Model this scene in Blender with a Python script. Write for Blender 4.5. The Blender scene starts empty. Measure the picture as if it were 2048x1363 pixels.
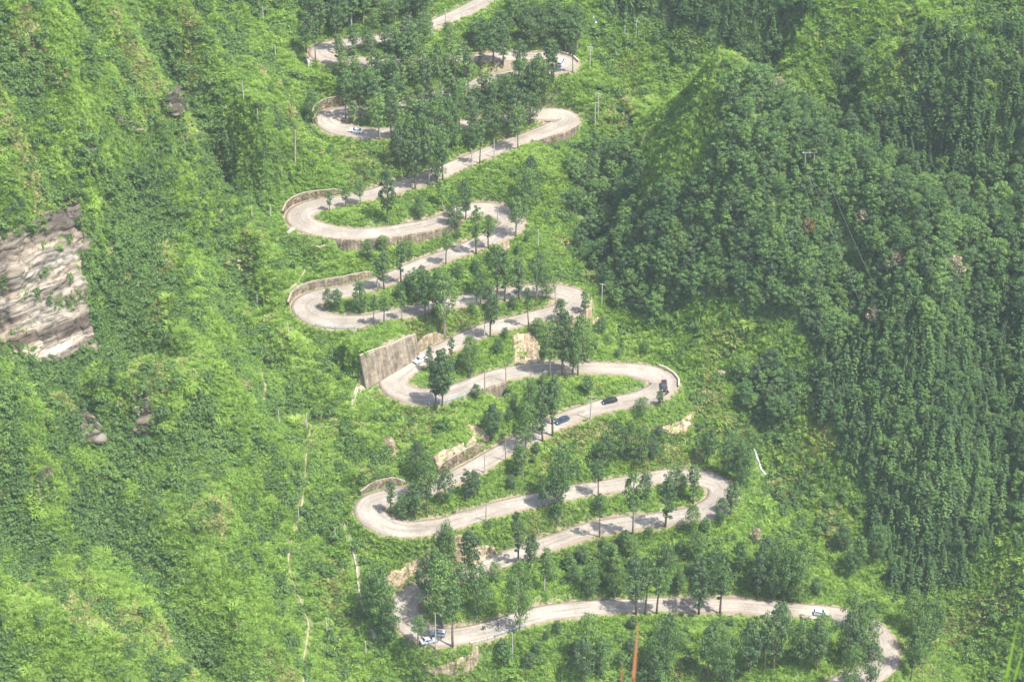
import bpy, bmesh, math, random
import numpy as np
from mathutils import Vector, Matrix

R = math.radians
random.seed(7)
rng = np.random.default_rng(7)
sc = bpy.context.scene
col = sc.collection

# ------------------------------------------------------------------ camera
CAM_Z = 408.0
PITCH = 33.0
HAZE = 0.00010
LENS = 85.0
cd = bpy.data.cameras.new("camera")
cam = bpy.data.objects.new("camera", cd)
col.objects.link(cam)
cam.location = (0, 0, CAM_Z)
cam.rotation_euler = (R(90 - PITCH), 0, 0)
cd.lens = LENS
cd.sensor_width = 36
cd.clip_start = 0.2
cd.clip_end = 4000
cd.dof.use_dof = True
cd.dof.focus_distance = 740
cd.dof.aperture_fstop = 16
sc.camera = cam

# ------------------------------------------------------------------ light
SUN_EL, SUN_AZ = 62.0, -28.0            # azimuth measured from +x towards +y
sun_dir = Vector((math.cos(R(SUN_EL)) * math.cos(R(SUN_AZ)),
                  math.cos(R(SUN_EL)) * math.sin(R(SUN_AZ)), math.sin(R(SUN_EL))))
w = bpy.data.worlds.new("World")
sc.world = w
w.use_nodes = True
nt = w.node_tree
bg = nt.nodes["Background"]
sky = nt.nodes.new("ShaderNodeTexSky")
sky.sky_type = 'NISHITA'
sky.sun_disc = False
sky.sun_elevation = R(SUN_EL)
sky.sun_rotation = math.atan2(sun_dir.x, sun_dir.y)
sky.dust_density = 2.0
nt.links.new(sky.outputs[0], bg.inputs[0])
bg.inputs[1].default_value = 0.15
ld = bpy.data.lights.new("sun", 'SUN')
ld.energy = 4.3
ld.angle = R(0.6)
ld.color = (1.0, 0.95, 0.87)
sun = bpy.data.objects.new("sun", ld)
col.objects.link(sun)
sun.rotation_euler = sun_dir.to_track_quat('Z', 'Y').to_euler()
sun.location = (0, 600, 500)

sc.view_settings.view_transform = 'Standard'
sc.view_settings.look = 'None'
sc.view_settings.gamma = 1
sc.view_settings.exposure = 1.05
sc.render.engine = 'CYCLES'
sc.cycles.max_bounces = 5
sc.cycles.diffuse_bounces = 2
sc.cycles.transmission_bounces = 2
sc.cycles.volume_bounces = 0
sc.cycles.use_denoising = True

# ------------------------------------------------------------------ camera geometry helpers (photo pixels 2048 x 1363)
FPX = LENS / 36 * 2048
CT, ST = math.cos(R(PITCH)), math.sin(R(PITCH))

def ray_dir(px, py):
    u = (np.asarray(px, float) - 1024) / FPX
    v = (np.asarray(py, float) - 681.5) / FPX
    return u, CT - v * ST, -ST - v * CT

def at_z(px, py, z):
    a, b, c = ray_dir(px, py)
    t = (z - CAM_Z) / c
    return a * t, b * t

def project(x, y, z):
    rz = z - CAM_Z
    dep = y * CT - rz * ST
    dn = -y * ST - rz * CT
    return 1024 + FPX * x / dep, 681.5 + FPX * dn / dep

# ------------------------------------------------------------------ road path (bottom to top)
ROAD = [(1620,1400),(1695,1362),(1745,1345),(1768,1318),(1763,1285),(1742,1256),(1705,1238),(1660,1227),(1600,1221),(1540,1216),
(1470,1210),(1390,1208),(1300,1209),(1220,1212),(1150,1217),(1090,1225),(1040,1238),(985,1256),(930,1269),(880,1273),(840,1262),
(816,1240),(808,1218),(816,1197),(840,1179),(880,1163),(930,1147),(975,1131),(1014,1115),(1060,1099),(1119,1078),(1160,1064),
(1197,1054),(1260,1045),(1315,1038),(1373,1030),(1416,1019),(1440,1001),(1446,982),(1436,966),(1410,957),(1373,952),(1340,952),
(1315,954),(1291,959),(1237,968),(1158,981),(1100,993),(1033,1007),(982,1020),(924,1038),(869,1053),(806,1058),(765,1046),
(740,1026),(740,1007),(764,997),(799,990),(845,981),(892,963),(932,943),(978,918),(1014,896),(1045,880),(1080,861),(1119,842),
(1158,826),(1217,809),(1276,797),(1310,786),(1330,770),(1322,755),(1291,744),(1252,738),(1197,735),(1139,734),(1080,737),
(1021,745),(975,757),(924,777),(885,790),(838,792),(803,782),(786,766),(795,748),(822,730),(853,712),(892,695),(931,675),
(968,659),(1016,647),(1063,635),(1111,624),(1143,614),(1154,601),(1143,589),(1111,582),(1063,581),(1009,588),(957,596),
(899,606),(838,619),(776,632),(721,642),(674,643),(634,634),(611,618),(615,603),(650,591),(701,580),(749,567),(790,552),
(831,534),(872,518),(913,504),(951,489),(988,473),(1016,459),(1027,446),(1016,431),(988,420),(951,417),(923,424),(896,437),
(860,448),(821,456),(763,464),(701,466),(650,461),(612,449),(597,435),(606,421),(639,410),(684,401),(735,391),(769,381),
(810,369),(845,359),(875,348),(909,332),(943,318),(995,297),(1039,280),(1080,266),(1120,250),(1136,238),(1120,229),(1080,228),
(1030,233),(974,242),(926,250),(844,259),(789,265),(740,266),(704,262),(668,252),(652,239),(662,230),(687,225),(728,220),
(772,214),(810,207),(858,196),(906,182),(954,168),(995,156),(1039,147),(1087,142),(1120,137),(1134,128),(1118,119),(1084,114),
(995,113),(926,118),(868,124),(772,126),(704,122),(665,116),(641,107),(648,97),(670,91),(721,83),(789,72),(841,59),(878,45),
(912,30),(953,10),(985,-10),(1020,-35)]

def catmull(P, n=8):
    P = np.array(P, float)
    Q = np.vstack([2 * P[0] - P[1], P, 2 * P[-1] - P[-2]])
    out = []
    for i in range(1, len(Q) - 2):
        p0, p1, p2, p3 = Q[i-1], Q[i], Q[i+1], Q[i+2]
        for t in np.arange(n) / n:
            out.append(0.5 * (2*p1 + (p2-p0)*t + (2*p0-5*p1+4*p2-p3)*t*t + (3*p1-p0-3*p2+p3)*t**3))
    out.append(Q[-2])
    return np.array(out)

GRADE, Z_START = 0.064, -36.0
rp = catmull(ROAD, 6)
rx, ry, rz = [], [], []
z = Z_START
for i, (a, b) in enumerate(rp):
    x, y = at_z(a, b, z)
    if i:
        for _ in range(2):
            zz = rz[-1] + GRADE * math.hypot(x - rx[-1], y - ry[-1])
            x, y = at_z(a, b, zz)
        z = zz
    rx.append(float(x)); ry.append(float(y)); rz.append(float(z))
P3 = np.array([rx, ry, rz]).T
# resample at 0.6 m and smooth
seg = np.hypot(*np.diff(P3[:, :2], axis=0).T)
S = np.concatenate([[0], np.cumsum(seg)])
STEP = 0.6
ss = np.arange(0, S[-1], STEP)
RP = np.array([np.interp(ss, S, P3[:, k]) for k in range(3)]).T
k_ = np.hanning(13); k_ /= k_.sum()
for c_ in range(3):
    pad = np.pad(RP[:, c_], 6, mode='edge')
    sm = np.convolve(pad, k_, 'valid')
    sm[:8] = RP[:8, c_]; sm[-8:] = RP[-8:, c_]
    RP[:, c_] = sm
T = np.gradient(RP[:, :2], axis=0)
T /= np.linalg.norm(T, axis=1)[:, None]
NL = np.stack([-T[:, 1], T[:, 0]], 1)             # left of travel (uphill travel)
hd = np.unwrap(np.arctan2(T[:, 1], T[:, 0]))
curv = np.abs(np.gradient(hd)) / STEP
curv = np.convolve(np.pad(curv, 15, mode='edge'), np.ones(31) / 31, 'valid')
HW = 3.1 + 1.0 * np.clip(curv / 0.09, 0, 1)      # half width, wider in the bends
RPX = np.stack(project(RP[:, 0], RP[:, 1], RP[:, 2]), 1)

def station(px, py, near=None):
    d = np.hypot(RPX[:, 0] - px, RPX[:, 1] - py)
    return int(np.argmin(d))

BENDS = [(808,1218),(1446,982),(738,1016),(1332,770),(786,766),(1154,601),(609,616),(1027,446),(597,435),(1136,238),(652,239),(1134,128),(641,107)]
bend_i = [station(*b) for b in BENDS]
ORD = ['zeroth','first','second','third','fourth','fifth','sixth','seventh','eighth','ninth','tenth','eleventh','twelfth','thirteenth','fourteenth','fifteenth','sixteenth','seventeenth','eighteenth','nineteenth','twentieth']

def ordn(n):
    if n <= 20: return ORD[n]
    tens = {2: 'twenty', 3: 'thirty', 4: 'forty', 5: 'fifty'}[n // 10]
    return tens + ('-' + ORD[n % 10] if n % 10 else 'th')

# ------------------------------------------------------------------ terrain
A_ = np.stack([RP[:, 0], RP[:, 1], np.ones(len(RP))], 1)
coef = np.linalg.lstsq(A_[:, 1:], RP[:, 2], rcond=None)[0]
SL, Z0 = float(coef[0]), float(coef[1])
print("plane slope", SL, math.degrees(math.atan(SL)), "z at 629", SL * 629 + Z0, "road len", S[-1], "z range", rz[0], rz[-1],
      "y", RP[:, 1].min(), RP[:, 1].max())

def at_h(px, py, h):
    a, b, c = ray_dir(px, py)
    t = (SL * 0 + Z0 + h - CAM_Z) / (c - SL * b)
    return a * t, b * t, CAM_Z + c * t

CTRL = [
(560,0,6),(450,0,18),(300,0,45),(150,0,70),(0,0,95),(-150,0,125),
(500,200,8),(400,200,22),(300,200,40),(180,200,60),(0,200,86),(-150,200,110),
(450,400,12),(350,400,24),(250,400,38),
(150,392,64),(110,402,74),(60,425,82),(0,450,87),(-150,450,104),
(0,600,62),(100,580,54),(165,570,42),
(0,735,42),(60,740,39),(120,735,36),(190,710,31),(-150,735,56),
(230,550,33),(300,600,24),(400,600,15),(500,600,6),(330,760,23),(200,800,33),(60,820,41),(450,800,10),(560,800,4),
(0,1000,46),(150,1000,35),(300,1000,23),(420,1000,15),(550,1000,7),(650,1010,2),
(0,1200,46),(200,1200,34),(400,1200,19),(580,1200,7),
(0,1363,46),(150,1363,38),(300,1363,27),(450,1363,15),(600,1363,6),(700,1363,0),(-150,1363,60),(-150,1000,60),
(0,1500,48),(300,1500,28),(700,1500,-2),
(830,1363,-6),(950,1363,-6),(1200,1363,-6),(1400,1363,-6),(1000,1500,-12),(1400,1500,-14),
(1200,60,-3),(1220,190,-7),(1230,290,-11),(1165,420,-12),(1185,520,-13),(1260,640,-12),(1400,760,-9),
(1500,850,-12),(1535,940,-13),(1600,1050,-14),(1680,1160,-14),(1800,1210,-15),(1950,1330,-16),(2080,1450,-18),
(1100,340,-2),(1100,480,-3),
(1450,128,40),(1500,150,43),(1415,160,36),(1330,280,14),(1260,380,0),(1300,450,12),(1400,350,30),(1500,300,42),(1450,550,12),(1600,500,31),(1700,400,44),
(1600,650,14),(1720,650,27),(1850,550,46),(1500,700,-2),(1680,830,6),(1800,750,27),(1950,700,44),(2048,700,52),(1760,1000,-4),
(1900,950,14),(2048,950,28),(1850,1140,-9),(2000,1120,3),(2048,1290,-4),(2200,700,64),(2200,1000,48),(2200,1300,16),(1900,1400,-14),
(1560,210,45),(1650,300,47),(1780,385,50),(1900,450,54),(2048,500,60),(2200,520,70),
(1250,100,-6),(1350,100,-3),(1350,165,-8),(1550,150,-3),(1700,250,6),(1850,330,18),(2000,390,30),
(1400,0,10),(1600,0,19),(1800,0,32),(2000,0,46),(2048,200,44),(1900,200,34),(1750,120,30),(1600,80,16),(1500,60,6),(1200,0,2),
(0,-200,130),(400,-200,45),(800,-200,10),(1100,-200,8),(1600,-200,45),(2200,-200,80),(2200,200,66),
]
def soften(c):
    px_, py_, h_ = c
    if px_ >= 1640 and py_ >= 560 and h_ > 0: h_ = h_ * 0.62
    elif px_ >= 1560 and py_ >= 280 and h_ > 0: h_ = h_ * 0.8
    return (px_, py_, h_)
cp = [at_h(*soften(c)) for c in CTRL]
step_r = int(9 / STEP)
cp += [tuple(p) for p in RP[::step_r]]
cp = np.array([[float(a), float(b), float(c)] for a, b, c in cp])

def tps_fit(P, lam=2.0):
    n = len(P)
    s = 100.0
    X = P[:, :2] / s
    d2 = ((X[:, None] - X[None]) ** 2).sum(-1)
    K = np.where(d2 > 0, 0.5 * d2 * np.log(d2 + 1e-12), 0)
    A = np.zeros((n + 3, n + 3))
    A[:n, :n] = K + np.eye(n) * lam * 1e-3
    A[:n, n] = 1; A[:n, n+1:] = X
    A[n, :n] = 1; A[n+1:, :n] = X.T
    sol = np.linalg.solve(A, np.concatenate([P[:, 2], [0, 0, 0]]))
    def f(x, y):
        out = sol[n] + sol[n+1] * x / s + sol[n+2] * y / s
        for i in range(n):
            q = (x / s - X[i, 0]) ** 2 + (y / s - X[i, 1]) ** 2
            out += sol[i] * 0.5 * q * np.log(q + 1e-12)
        return out
    return f

GX0, GX1, GY0, GY1, GS = -265.0, 265.0, 395.0, 965.0, 0.75
CX = np.arange(GX0, GX1 + 3, 3.0); CY = np.arange(GY0, GY1 + 3, 3.0)
cxx, cyy = np.meshgrid(CX, CY)
base3 = tps_fit(cp)(cxx, cyy)

def bil(G, x0, y0, s, x, y):
    fx = np.clip((x - x0) / s, 0, G.shape[1] - 1.001); fy = np.clip((y - y0) / s, 0, G.shape[0] - 1.001)
    ix = fx.astype(int); iy = fy.astype(int); fx = fx - ix; fy = fy - iy
    return (G[iy, ix] * (1-fx) * (1-fy) + G[iy, ix+1] * fx * (1-fy) + G[iy+1, ix] * (1-fx) * fy + G[iy+1, ix+1] * fx * fy)

def vnoise(x, y, scale, seed):
    r = np.random.default_rng(seed)
    L = r.random((128, 128)) * 2 - 1
    u = np.asarray(x) / scale + 1000.5; v = np.asarray(y) / scale + 1000.5
    iu = np.floor(u).astype(int); iv = np.floor(v).astype(int)
    fu = u - iu; fv = v - iv
    fu = fu*fu*(3-2*fu); fv = fv*fv*(3-2*fv)
    g = lambda a, b: L[b % 128, a % 128]
    return g(iu, iv)*(1-fu)*(1-fv) + g(iu+1, iv)*fu*(1-fv) + g(iu, iv+1)*(1-fu)*fv + g(iu+1, iv+1)*fu*fv

GXs = np.arange(GX0, GX1 + .01, GS); GYs = np.arange(GY0, GY1 + .01, GS)
XX, YY = np.meshgrid(GXs, GYs)
H = bil(base3, GX0, GY0, 3.0, XX, YY)
# distance to the road
DR = np.full(XX.shape, 60.0); ZR = np.zeros(XX.shape); HWG = np.full(XX.shape, 4.0); STN = np.zeros(XX.shape, int); SIDE = np.zeros(XX.shape)
WIN = 16.0
nw = int(WIN / GS)
for i in range(0, len(RP), 1):
    x, y, z = RP[i]
    cx = int((x - GX0) / GS); cy = int((y - GY0) / GS)
    a0, a1, b0, b1 = max(cy-nw, 0), min(cy+nw, XX.shape[0]), max(cx-nw, 0), min(cx+nw, XX.shape[1])
    if a0 >= a1 or b0 >= b1: continue
    dx = XX[a0:a1, b0:b1] - x; dy = YY[a0:a1, b0:b1] - y
    d = np.hypot(dx, dy)
    m = d < DR[a0:a1, b0:b1]
    DR[a0:a1, b0:b1][m] = d[m]
    ZR[a0:a1, b0:b1][m] = z
    HWG[a0:a1, b0:b1][m] = HW[i]
    STN[a0:a1, b0:b1][m] = i
    SIDE[a0:a1, b0:b1][m] = (dx * NL[i, 0] + dy * NL[i, 1])[m]

def sstep(a, b, x):
    t = np.clip((x - a) / (b - a), 0, 1)
    return t * t * (3 - 2 * t)

# natural relief away from the road: slanting ribs on the left flank, lumps elsewhere
far = sstep(1.5, 9, DR - HWG)
left = sstep(-40, -75, XX)
right = sstep(25, 70, XX)
rot = XX * 0.75 + YY * 0.66
rotp = -XX * 0.66 + YY * 0.75
ribs = vnoise(rot, rotp * 0.35, 26, 9) * 7.0 + vnoise(rot, rotp * 0.35, 12, 1) * 4.8 + vnoise(rot, rotp * 0.45, 6, 2) * 2.4
lump = vnoise(XX, YY, 30, 3) * 3 + vnoise(XX, YY, 14, 4) * 1.6 + vnoise(XX, YY, 6, 5) * 0.6
mounds = np.abs(vnoise(XX, YY, 4.2, 6)) * 1.5 + np.abs(vnoise(XX, YY, 2.3, 7)) * 0.9
H = H + far * (ribs * left + lump * (0.35 + 0.65 * np.maximum(left, right)) + mounds)
# spurs, gullies and rock steps of the left flank and the crest of the right hill
def cast_off(px, py, off, t0=430., t1=1100., dt=1.5):
    px = np.asarray(px, float); py = np.asarray(py, float)
    a, b, c = ray_dir(px, py); hit = np.full(px.shape, np.nan)
    for t in np.arange(t0, t1, dt):
        g = CAM_Z + c * t - off - bil(H, GX0, GY0, GS, a * t, b * t)
        m = np.isnan(hit) & (g <= 0); hit[m] = t
    hit = np.where(np.isnan(hit), 900, hit)
    return a * hit, b * hit
def fold(line, A, wl, wr_, endfade=14):
    """raise (A>0) or cut (A<0) the ground along a line; wl / wr_ = how far it reaches left / right of the line's direction"""
    global H
    q = catmull(line, 6); x, y = cast_off(q[:, 0], q[:, 1], max(A, 0))
    L = np.concatenate([[0], np.cumsum(np.hypot(np.diff(x), np.diff(y)))])
    best = np.full(XX.shape, 1e9); sd = np.zeros(XX.shape); al = np.zeros(XX.shape)
    for i in range(len(x) - 1):
        vx, vy = x[i+1]-x[i], y[i+1]-y[i]; l2 = vx*vx + vy*vy + 1e-9
        t = np.clip(((XX - x[i])*vx + (YY - y[i])*vy) / l2, 0, 1)
        dx = XX - x[i] - t*vx; dy = YY - y[i] - t*vy; d = np.hypot(dx, dy); m = d < best
        best[m] = d[m]; sd[m] = (vx*dy - vy*dx)[m]; al[m] = (L[i] + t*math.sqrt(l2))[m]
    wv = 1 + 0.35 * vnoise(XX, YY, 9, 17)
    wd = np.where(sd > 0, wl, wr_) * wv
    f = np.exp(-(best / wd) ** 2) * sstep(0, endfade, al + 3) * sstep(0, endfade, L[-1] - al + 3)
    H = H + A * f * far * (1 + 0.25 * vnoise(XX, YY, 12, 18))
FOLDS = [
 ([(150,-20),(235,70),(290,150),(345,230),(375,330),(380,430)], 8, 8, 26),
 ([(262,-20),(292,45),(335,115),(400,200),(440,300),(470,400)], -8, 9, 7),
 ([(380,-20),(440,60),(500,170),(530,280),(560,370)], 6, 8, 16),
 ([(190,470),(168,385),(182,300),(240,232),(318,180),(352,160)], 10, 24, 3.0),
 ([(60,20),(120,120),(170,220),(190,300)], 6, 7, 16),
 ([(20,60),(70,170),(90,280),(60,380)], -7, 8, 8),
 ([(215,470),(260,560),(300,660),(340,760)], -7, 7, 9),
 ([(300,430),(350,520),(395,620),(430,740),(470,860)], 7, 7, 14),
 ([(410,400),(470,520),(520,640),(560,760)], -5, 7, 9),
 ([(480,380),(540,500),(570,600)], 4, 6, 9),
 ([(30,900),(110,800),(200,760),(300,780),(345,830)], 9, 15, 3.0),
 ([(40,1040),(90,960),(150,900),(220,885)], 8, 12, 3.0),
 ([(100,1000),(240,1080),(330,1180),(400,1363)], -5, 10, 10),
 ([(300,960),(400,1080),(470,1200),(520,1363)], 5, 9, 14),
 ([(0,1150),(90,1230),(160,1363)], 5, 9, 14),
 ([(1450,120),(1480,230),(1500,330),(1520,450),(1560,560)], 7, 9, 16),
 ([(1440,128),(1540,190),(1620,270),(1700,350),(1800,400),(1900,450)], 5, 9, 7),
 ([(1640,340),(1665,440),(1700,540),(1740,650)], -6, 7, 7),
 ([(1350,360),(1400,450),(1430,560)], -5, 8, 8),
 ([(1800,480),(1840,600),(1850,740),(1860,900),(1870,1050)], 7, 10, 14),
 ([(1960,520),(1985,700),(2000,900),(1990,1080)], -6, 9, 9),
 ([(1980,0),(1960,100),(1930,220),(1900,330)], 4, 9, 12),
 ([(1820,20),(1790,120),(1740,220)], -3, 9, 9),
 ([(1600,60),(1640,150),(1700,220)], 5, 9, 9),
]
FOLDS += [([(1452,118),(1395,160),(1335,205),(1275,255),(1235,295)], 9, 22, 6), ([(1400,60),(1330,120),(1265,165),(1215,205)], -3, 12, 12)]
for ln_, A_f, wl_, wr2_ in FOLDS:
    fold(ln_, A_f * (1.45 if ln_[0][0] < 600 else 1.0), wl_, wr2_)
# road bed
e = DR - HWG
wr = sstep(0.5, 3.4, e)
steep = H
H = ZR * (1 - wr) + steep * wr

# road-side retaining walls: (start px), (end px), side 'up'/'down' , height start, height end
WALLS = [
 ((590,428),(690,401),'out', 2.9, 2.0, 'rubble', 'low rubble stone wall curving round the upper left bend of the ninth road leg'),
 ((670,466),(905,434),'low', 3.6, 3.2, 'block', 'long grey block retaining wall under the eighth road leg from the bottom'),
 ((596,612),(760,563),'out', 3.0, 2.2, 'block', 'brown stone wall behind the left bend of the seventh road leg'),
 ((853,712),(905,690),'out', 4.2, 3.0, 'pale', 'low pale cut wall just right of the tall grey slab wall'),
 ((948,767),(1004,749),'low', 7.0, 6.5, 'grey', 'grey slab wall below the sixth road leg behind small trees'),
 ((893,963),(988,912),'out', 3.4, 4.0, 'rubble', 'sloping stone wall along the upper edge of the third road leg'),
 ((742,1000),(815,986),'out', 2.8, 2.6, 'block', 'low brown stone wall at the far side of the third left bend'),
 ((1150,600),(1060,636),'low', 3.4, 3.4, 'pale', 'pale stone wall under the right bend of the sixth road leg'),
 ((1136,243),(1060,272),'low', 2.6, 2.4, 'block', 'low stone wall under the upper right bend of the tenth road leg'),
 ((646,236),(760,216),'out', 3.6, 3.0, 'rubble', 'rubble stone wall above the upper left bend near the grove'),
]
wall_def = []
for a, b, side, h0, h1, mat, lab in WALLS:
    i0, i1 = sorted((station(*a), station(*b)))
    if station(*a) > station(*b): h0, h1 = h1, h0
    mid = (i0 + i1) // 2
    if side == 'low':      # side nearer the camera
        sg = 1 if NL[mid, 1] < 0 else -1
    else:
        sg = 1 if NL[mid, 1] > 0 else -1
    wall_def.append((i0, i1, sg, h0, h1, side, mat, lab))
    inst = (STN >= i0) & (STN <= i1) & (SIDE * sg > 0) & (e < 11)
    hh = h0 + (h1 - h0) * (STN - i0) / max(i1 - i0, 1)
    endf = sstep(0, 2.5 / STEP, STN - i0) * sstep(0, 2.5 / STEP, i1 - STN)
    if side == 'low':
        tgt = ZR - 0.3 - hh * sstep(-0.3, 0.5, e)
        k = sstep(-0.6, 0.0, e) * (1 - sstep(3, 7, e)) * endf
        H = np.where(inst, H * (1 - k) + np.minimum(H, tgt) * k, H)
    else:
        tp = 1.15 + 0.09 * hh
        tgt = ZR + (hh - 0.15) * sstep(0, 0.7, e - tp) + np.clip(e - tp - 1, 0, 20) * 0.3
        k = (1 - sstep(6, 11, e)) * endf
        k1 = (e < tp + 0.6)
        H = np.where(inst, np.where(k1, np.minimum(H, tgt + 0.05), H * (1 - k) + np.maximum(H, tgt) * k), H)

# the tall straight slab wall left of the fifth-leg bend
SB0 = RP[station(786, 766)]; SB1 = RP[station(852, 712)]
_ax, _ay = at_z(733, 777, SB0[2]); _bx, _by = at_z(840, 714, SB1[2])
SLA = np.array([float(_ax), float(_ay), SB0[2] - 0.2]); SLB = np.array([float(_bx), float(_by), SB1[2] + 0.2])
_d = SLB[:2] - SLA[:2]; SLL = float(np.linalg.norm(_d)); _d = _d / SLL; SLN = np.array([-_d[1], _d[0]])
SLH0, SLH1 = 10.8, 7.2
_al = (XX - SLA[0]) * _d[0] + (YY - SLA[1]) * _d[1]; _pd = (XX - SLA[0]) * SLN[0] + (YY - SLA[1]) * SLN[1]
_t = np.clip(_al / SLL, 0, 1); _zb = SLA[2] + (SLB[2] - SLA[2]) * _t; _hh = SLH0 + (SLH1 - SLH0) * _t
_in = sstep(-0.5, 0.6, _al) * sstep(-0.5, 0.6, SLL - _al)
_lean = 0.22 * _hh
_tg = _zb - 0.2 + (_hh - 0.1) * sstep(0, 0.8, _pd - _lean - 0.3) + np.clip(_pd - _lean - 1.2, 0, 30) * 0.3
_k = _in * (1 - sstep(6, 14, _pd - _lean))
H = np.where((_pd > -2.5) & (_pd < _lean + 1.0), H * (1 - _in) + np.minimum(H, _tg) * _in, H)
H = np.where(_pd > _lean + 0.9, H * (1 - _k) + np.maximum(H, _tg) * _k, H)
_fr = _in * (1 - sstep(0.0, 7.0, -_pd)) * (_pd <= 0)
H = np.where(_pd <= 0, H * (1 - _fr) + np.minimum(H, _zb - 0.1) * _fr, H)

def ground(x, y):
    return bil(H, GX0, GY0, GS, np.asarray(x, float), np.asarray(y, float))

def cast(px, py, t0=430., t1=1100., dt=1.0):
    """first point of the terrain along the rays of the given photo pixels"""
    px = np.atleast_1d(np.asarray(px, float)); py = np.atleast_1d(np.asarray(py, float))
    a, b, c = ray_dir(px, py)
    hit = np.full(px.shape, np.nan); prev = None
    for t in np.arange(t0, t1, dt):
        g = CAM_Z + c * t - ground(a * t, b * t)
        if prev is not None:
            m = np.isnan(hit) & (g <= 0)
            hit[m] = t - dt * (-g[m]) / np.maximum(prev[m] - g[m], 1e-6)
            if not np.isnan(hit).any(): break
        prev = g
    hit = np.where(np.isnan(hit), 900, hit)
    return a * hit, b * hit, CAM_Z + c * hit

def inpoly(px, py, poly):
    px = np.asarray(px, float); py = np.asarray(py, float)
    ins = np.zeros(px.shape, bool)
    n = len(poly)
    for i in range(n):
        x1, y1 = poly[i]; x2, y2 = poly[(i+1) % n]
        cnd = ((y1 > py) != (y2 > py)) & (px < (x2-x1) * (py-y1) / ((y2-y1) if y2 != y1 else 1e-9) + x1)
        ins ^= cnd
    return ins

# ------------------------------------------------------------------ object helpers
def tag(o, label=None, cat=None, group=None, kind=None):
    if label: o["label"] = label
    if cat: o["category"] = cat
    if group: o["group"] = group
    if kind: o["kind"] = kind
    return o

def link(name, me, parent=None, mats=()):
    o = bpy.data.objects.new(name, me)
    col.objects.link(o)
    if me is not None and mats:
        for m in mats: me.materials.append(m)
    if parent is not None: o.parent = parent
    return o

def empty(name, loc, rz=0):
    o = bpy.data.objects.new(name, None)
    o.empty_display_size = 0.5
    col.objects.link(o)
    o.location = loc
    o.rotation_euler = (0, 0, rz)
    return o

def mesh_np(name, V, F, smooth=False, midx=None):
    """V (n,3), F (m,4) or (m,3)"""
    V = np.asarray(V, np.float32); F = np.asarray(F, np.int32)
    me = bpy.data.meshes.new(name)
    me.vertices.add(len(V)); me.vertices.foreach_set("co", V.ravel())
    k = F.shape[1]
    me.loops.add(F.size); me.loops.foreach_set("vertex_index", F.ravel())
    me.polygons.add(len(F))
    me.polygons.foreach_set("loop_start", np.arange(0, F.size, k, dtype=np.int32))
    me.polygons.foreach_set("loop_total", np.full(len(F), k, np.int32))
    if midx is not None: me.polygons.foreach_set("material_index", np.asarray(midx, np.int32))
    if smooth: me.polygons.foreach_set("use_smooth", np.ones(len(F), bool))
    me.update(calc_edges=True)
    me.validate()
    return me

def grid_faces(ny, nx):
    a = (np.arange(ny-1)[:, None] * nx + np.arange(nx-1)[None]).ravel()
    return np.stack([a, a+1, a+nx+1, a+nx], 1)

class MB:
    """collects simple shapes into one mesh"""
    def __init__(s): s.v = []; s.f = []; s.m = []
    def add(s, V, F, m=0):
        o = len(s.v)
        s.v += [tuple(map(float, v)) for v in V]
        s.f += [tuple(i + o for i in f) for f in F]
        s.m += [m] * len(F)
    def box(s, c, size, m=0, rz=0, taper=1.0, M=None):
        hx, hy, hz = size[0]/2, size[1]/2, size[2]/2
        V = []
        for sz, k in ((-1, 1.0), (1, taper)):
            for sx, sy in ((-1,-1),(1,-1),(1,1),(-1,1)):
                p = Vector((sx*hx*k, sy*hy*k, sz*hz))
                if rz: p = Matrix.Rotation(rz, 3, 'Z') @ p
                if M is not None: p = M @ p
                V.append(p + Vector(c))
        s.add(V, [(3,2,1,0),(4,5,6,7),(0,1,5,4),(1,2,6,5),(2,3,7,6),(3,0,4,7)], m)
    def tube(s, pts, rad, n=6, m=0, cap=True):
        pts = [Vector(p) for p in pts]
        rad = rad if hasattr(rad, '__len__') else [rad] * len(pts)
        V = []; F = []
        up = None
        for i, p in enumerate(pts):
            d = (pts[min(i+1, len(pts)-1)] - pts[max(i-1, 0)])
            d = d.normalized() if d.length > 1e-9 else Vector((0,0,1))
            a = d.orthogonal().normalized() if up is None else (up - d * up.dot(d)).normalized()
            up = a
            b = d.cross(a)
            for k in range(n):
                t = 2*math.pi*k/n
                V.append(p + (a*math.cos(t) + b*math.sin(t)) * rad[i])
        for i in range(len(pts)-1):
            for k in range(n):
                F.append((i*n+k, i*n+(k+1) % n, (i+1)*n+(k+1) % n, (i+1)*n+k))
        if cap:
            F.append(tuple(range(n-1, -1, -1))); F.append(tuple((len(pts)-1)*n+k for k in range(n)))
        s.add(V, F, m)
    def mesh(s, name, smooth=False):
        me = bpy.data.meshes.new(name)
        me.from_pydata(s.v, [], s.f)
        me.polygons.foreach_set("material_index", s.m)
        if smooth: me.polygons.foreach_set("use_smooth", [True]*len(s.f))
        me.update()
        return me
    def build(s, name, mats, parent=None, smooth=False):
        if not isinstance(mats, (list, tuple)): mats = [mats]
        return link(name, s.mesh(name, smooth), parent, mats)

# ------------------------------------------------------------------ materials
def mat(name):
    m = bpy.data.materials.new(name); m.use_nodes = True
    n = m.node_tree
    for x in list(n.nodes): n.nodes.remove(x)
    out = n.nodes.new("ShaderNodeOutputMaterial")
    return m, n, out

def N(n, t, **kw):
    x = n.nodes.new(t)
    for k, v in kw.items(): setattr(x, k, v)
    return x

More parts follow.
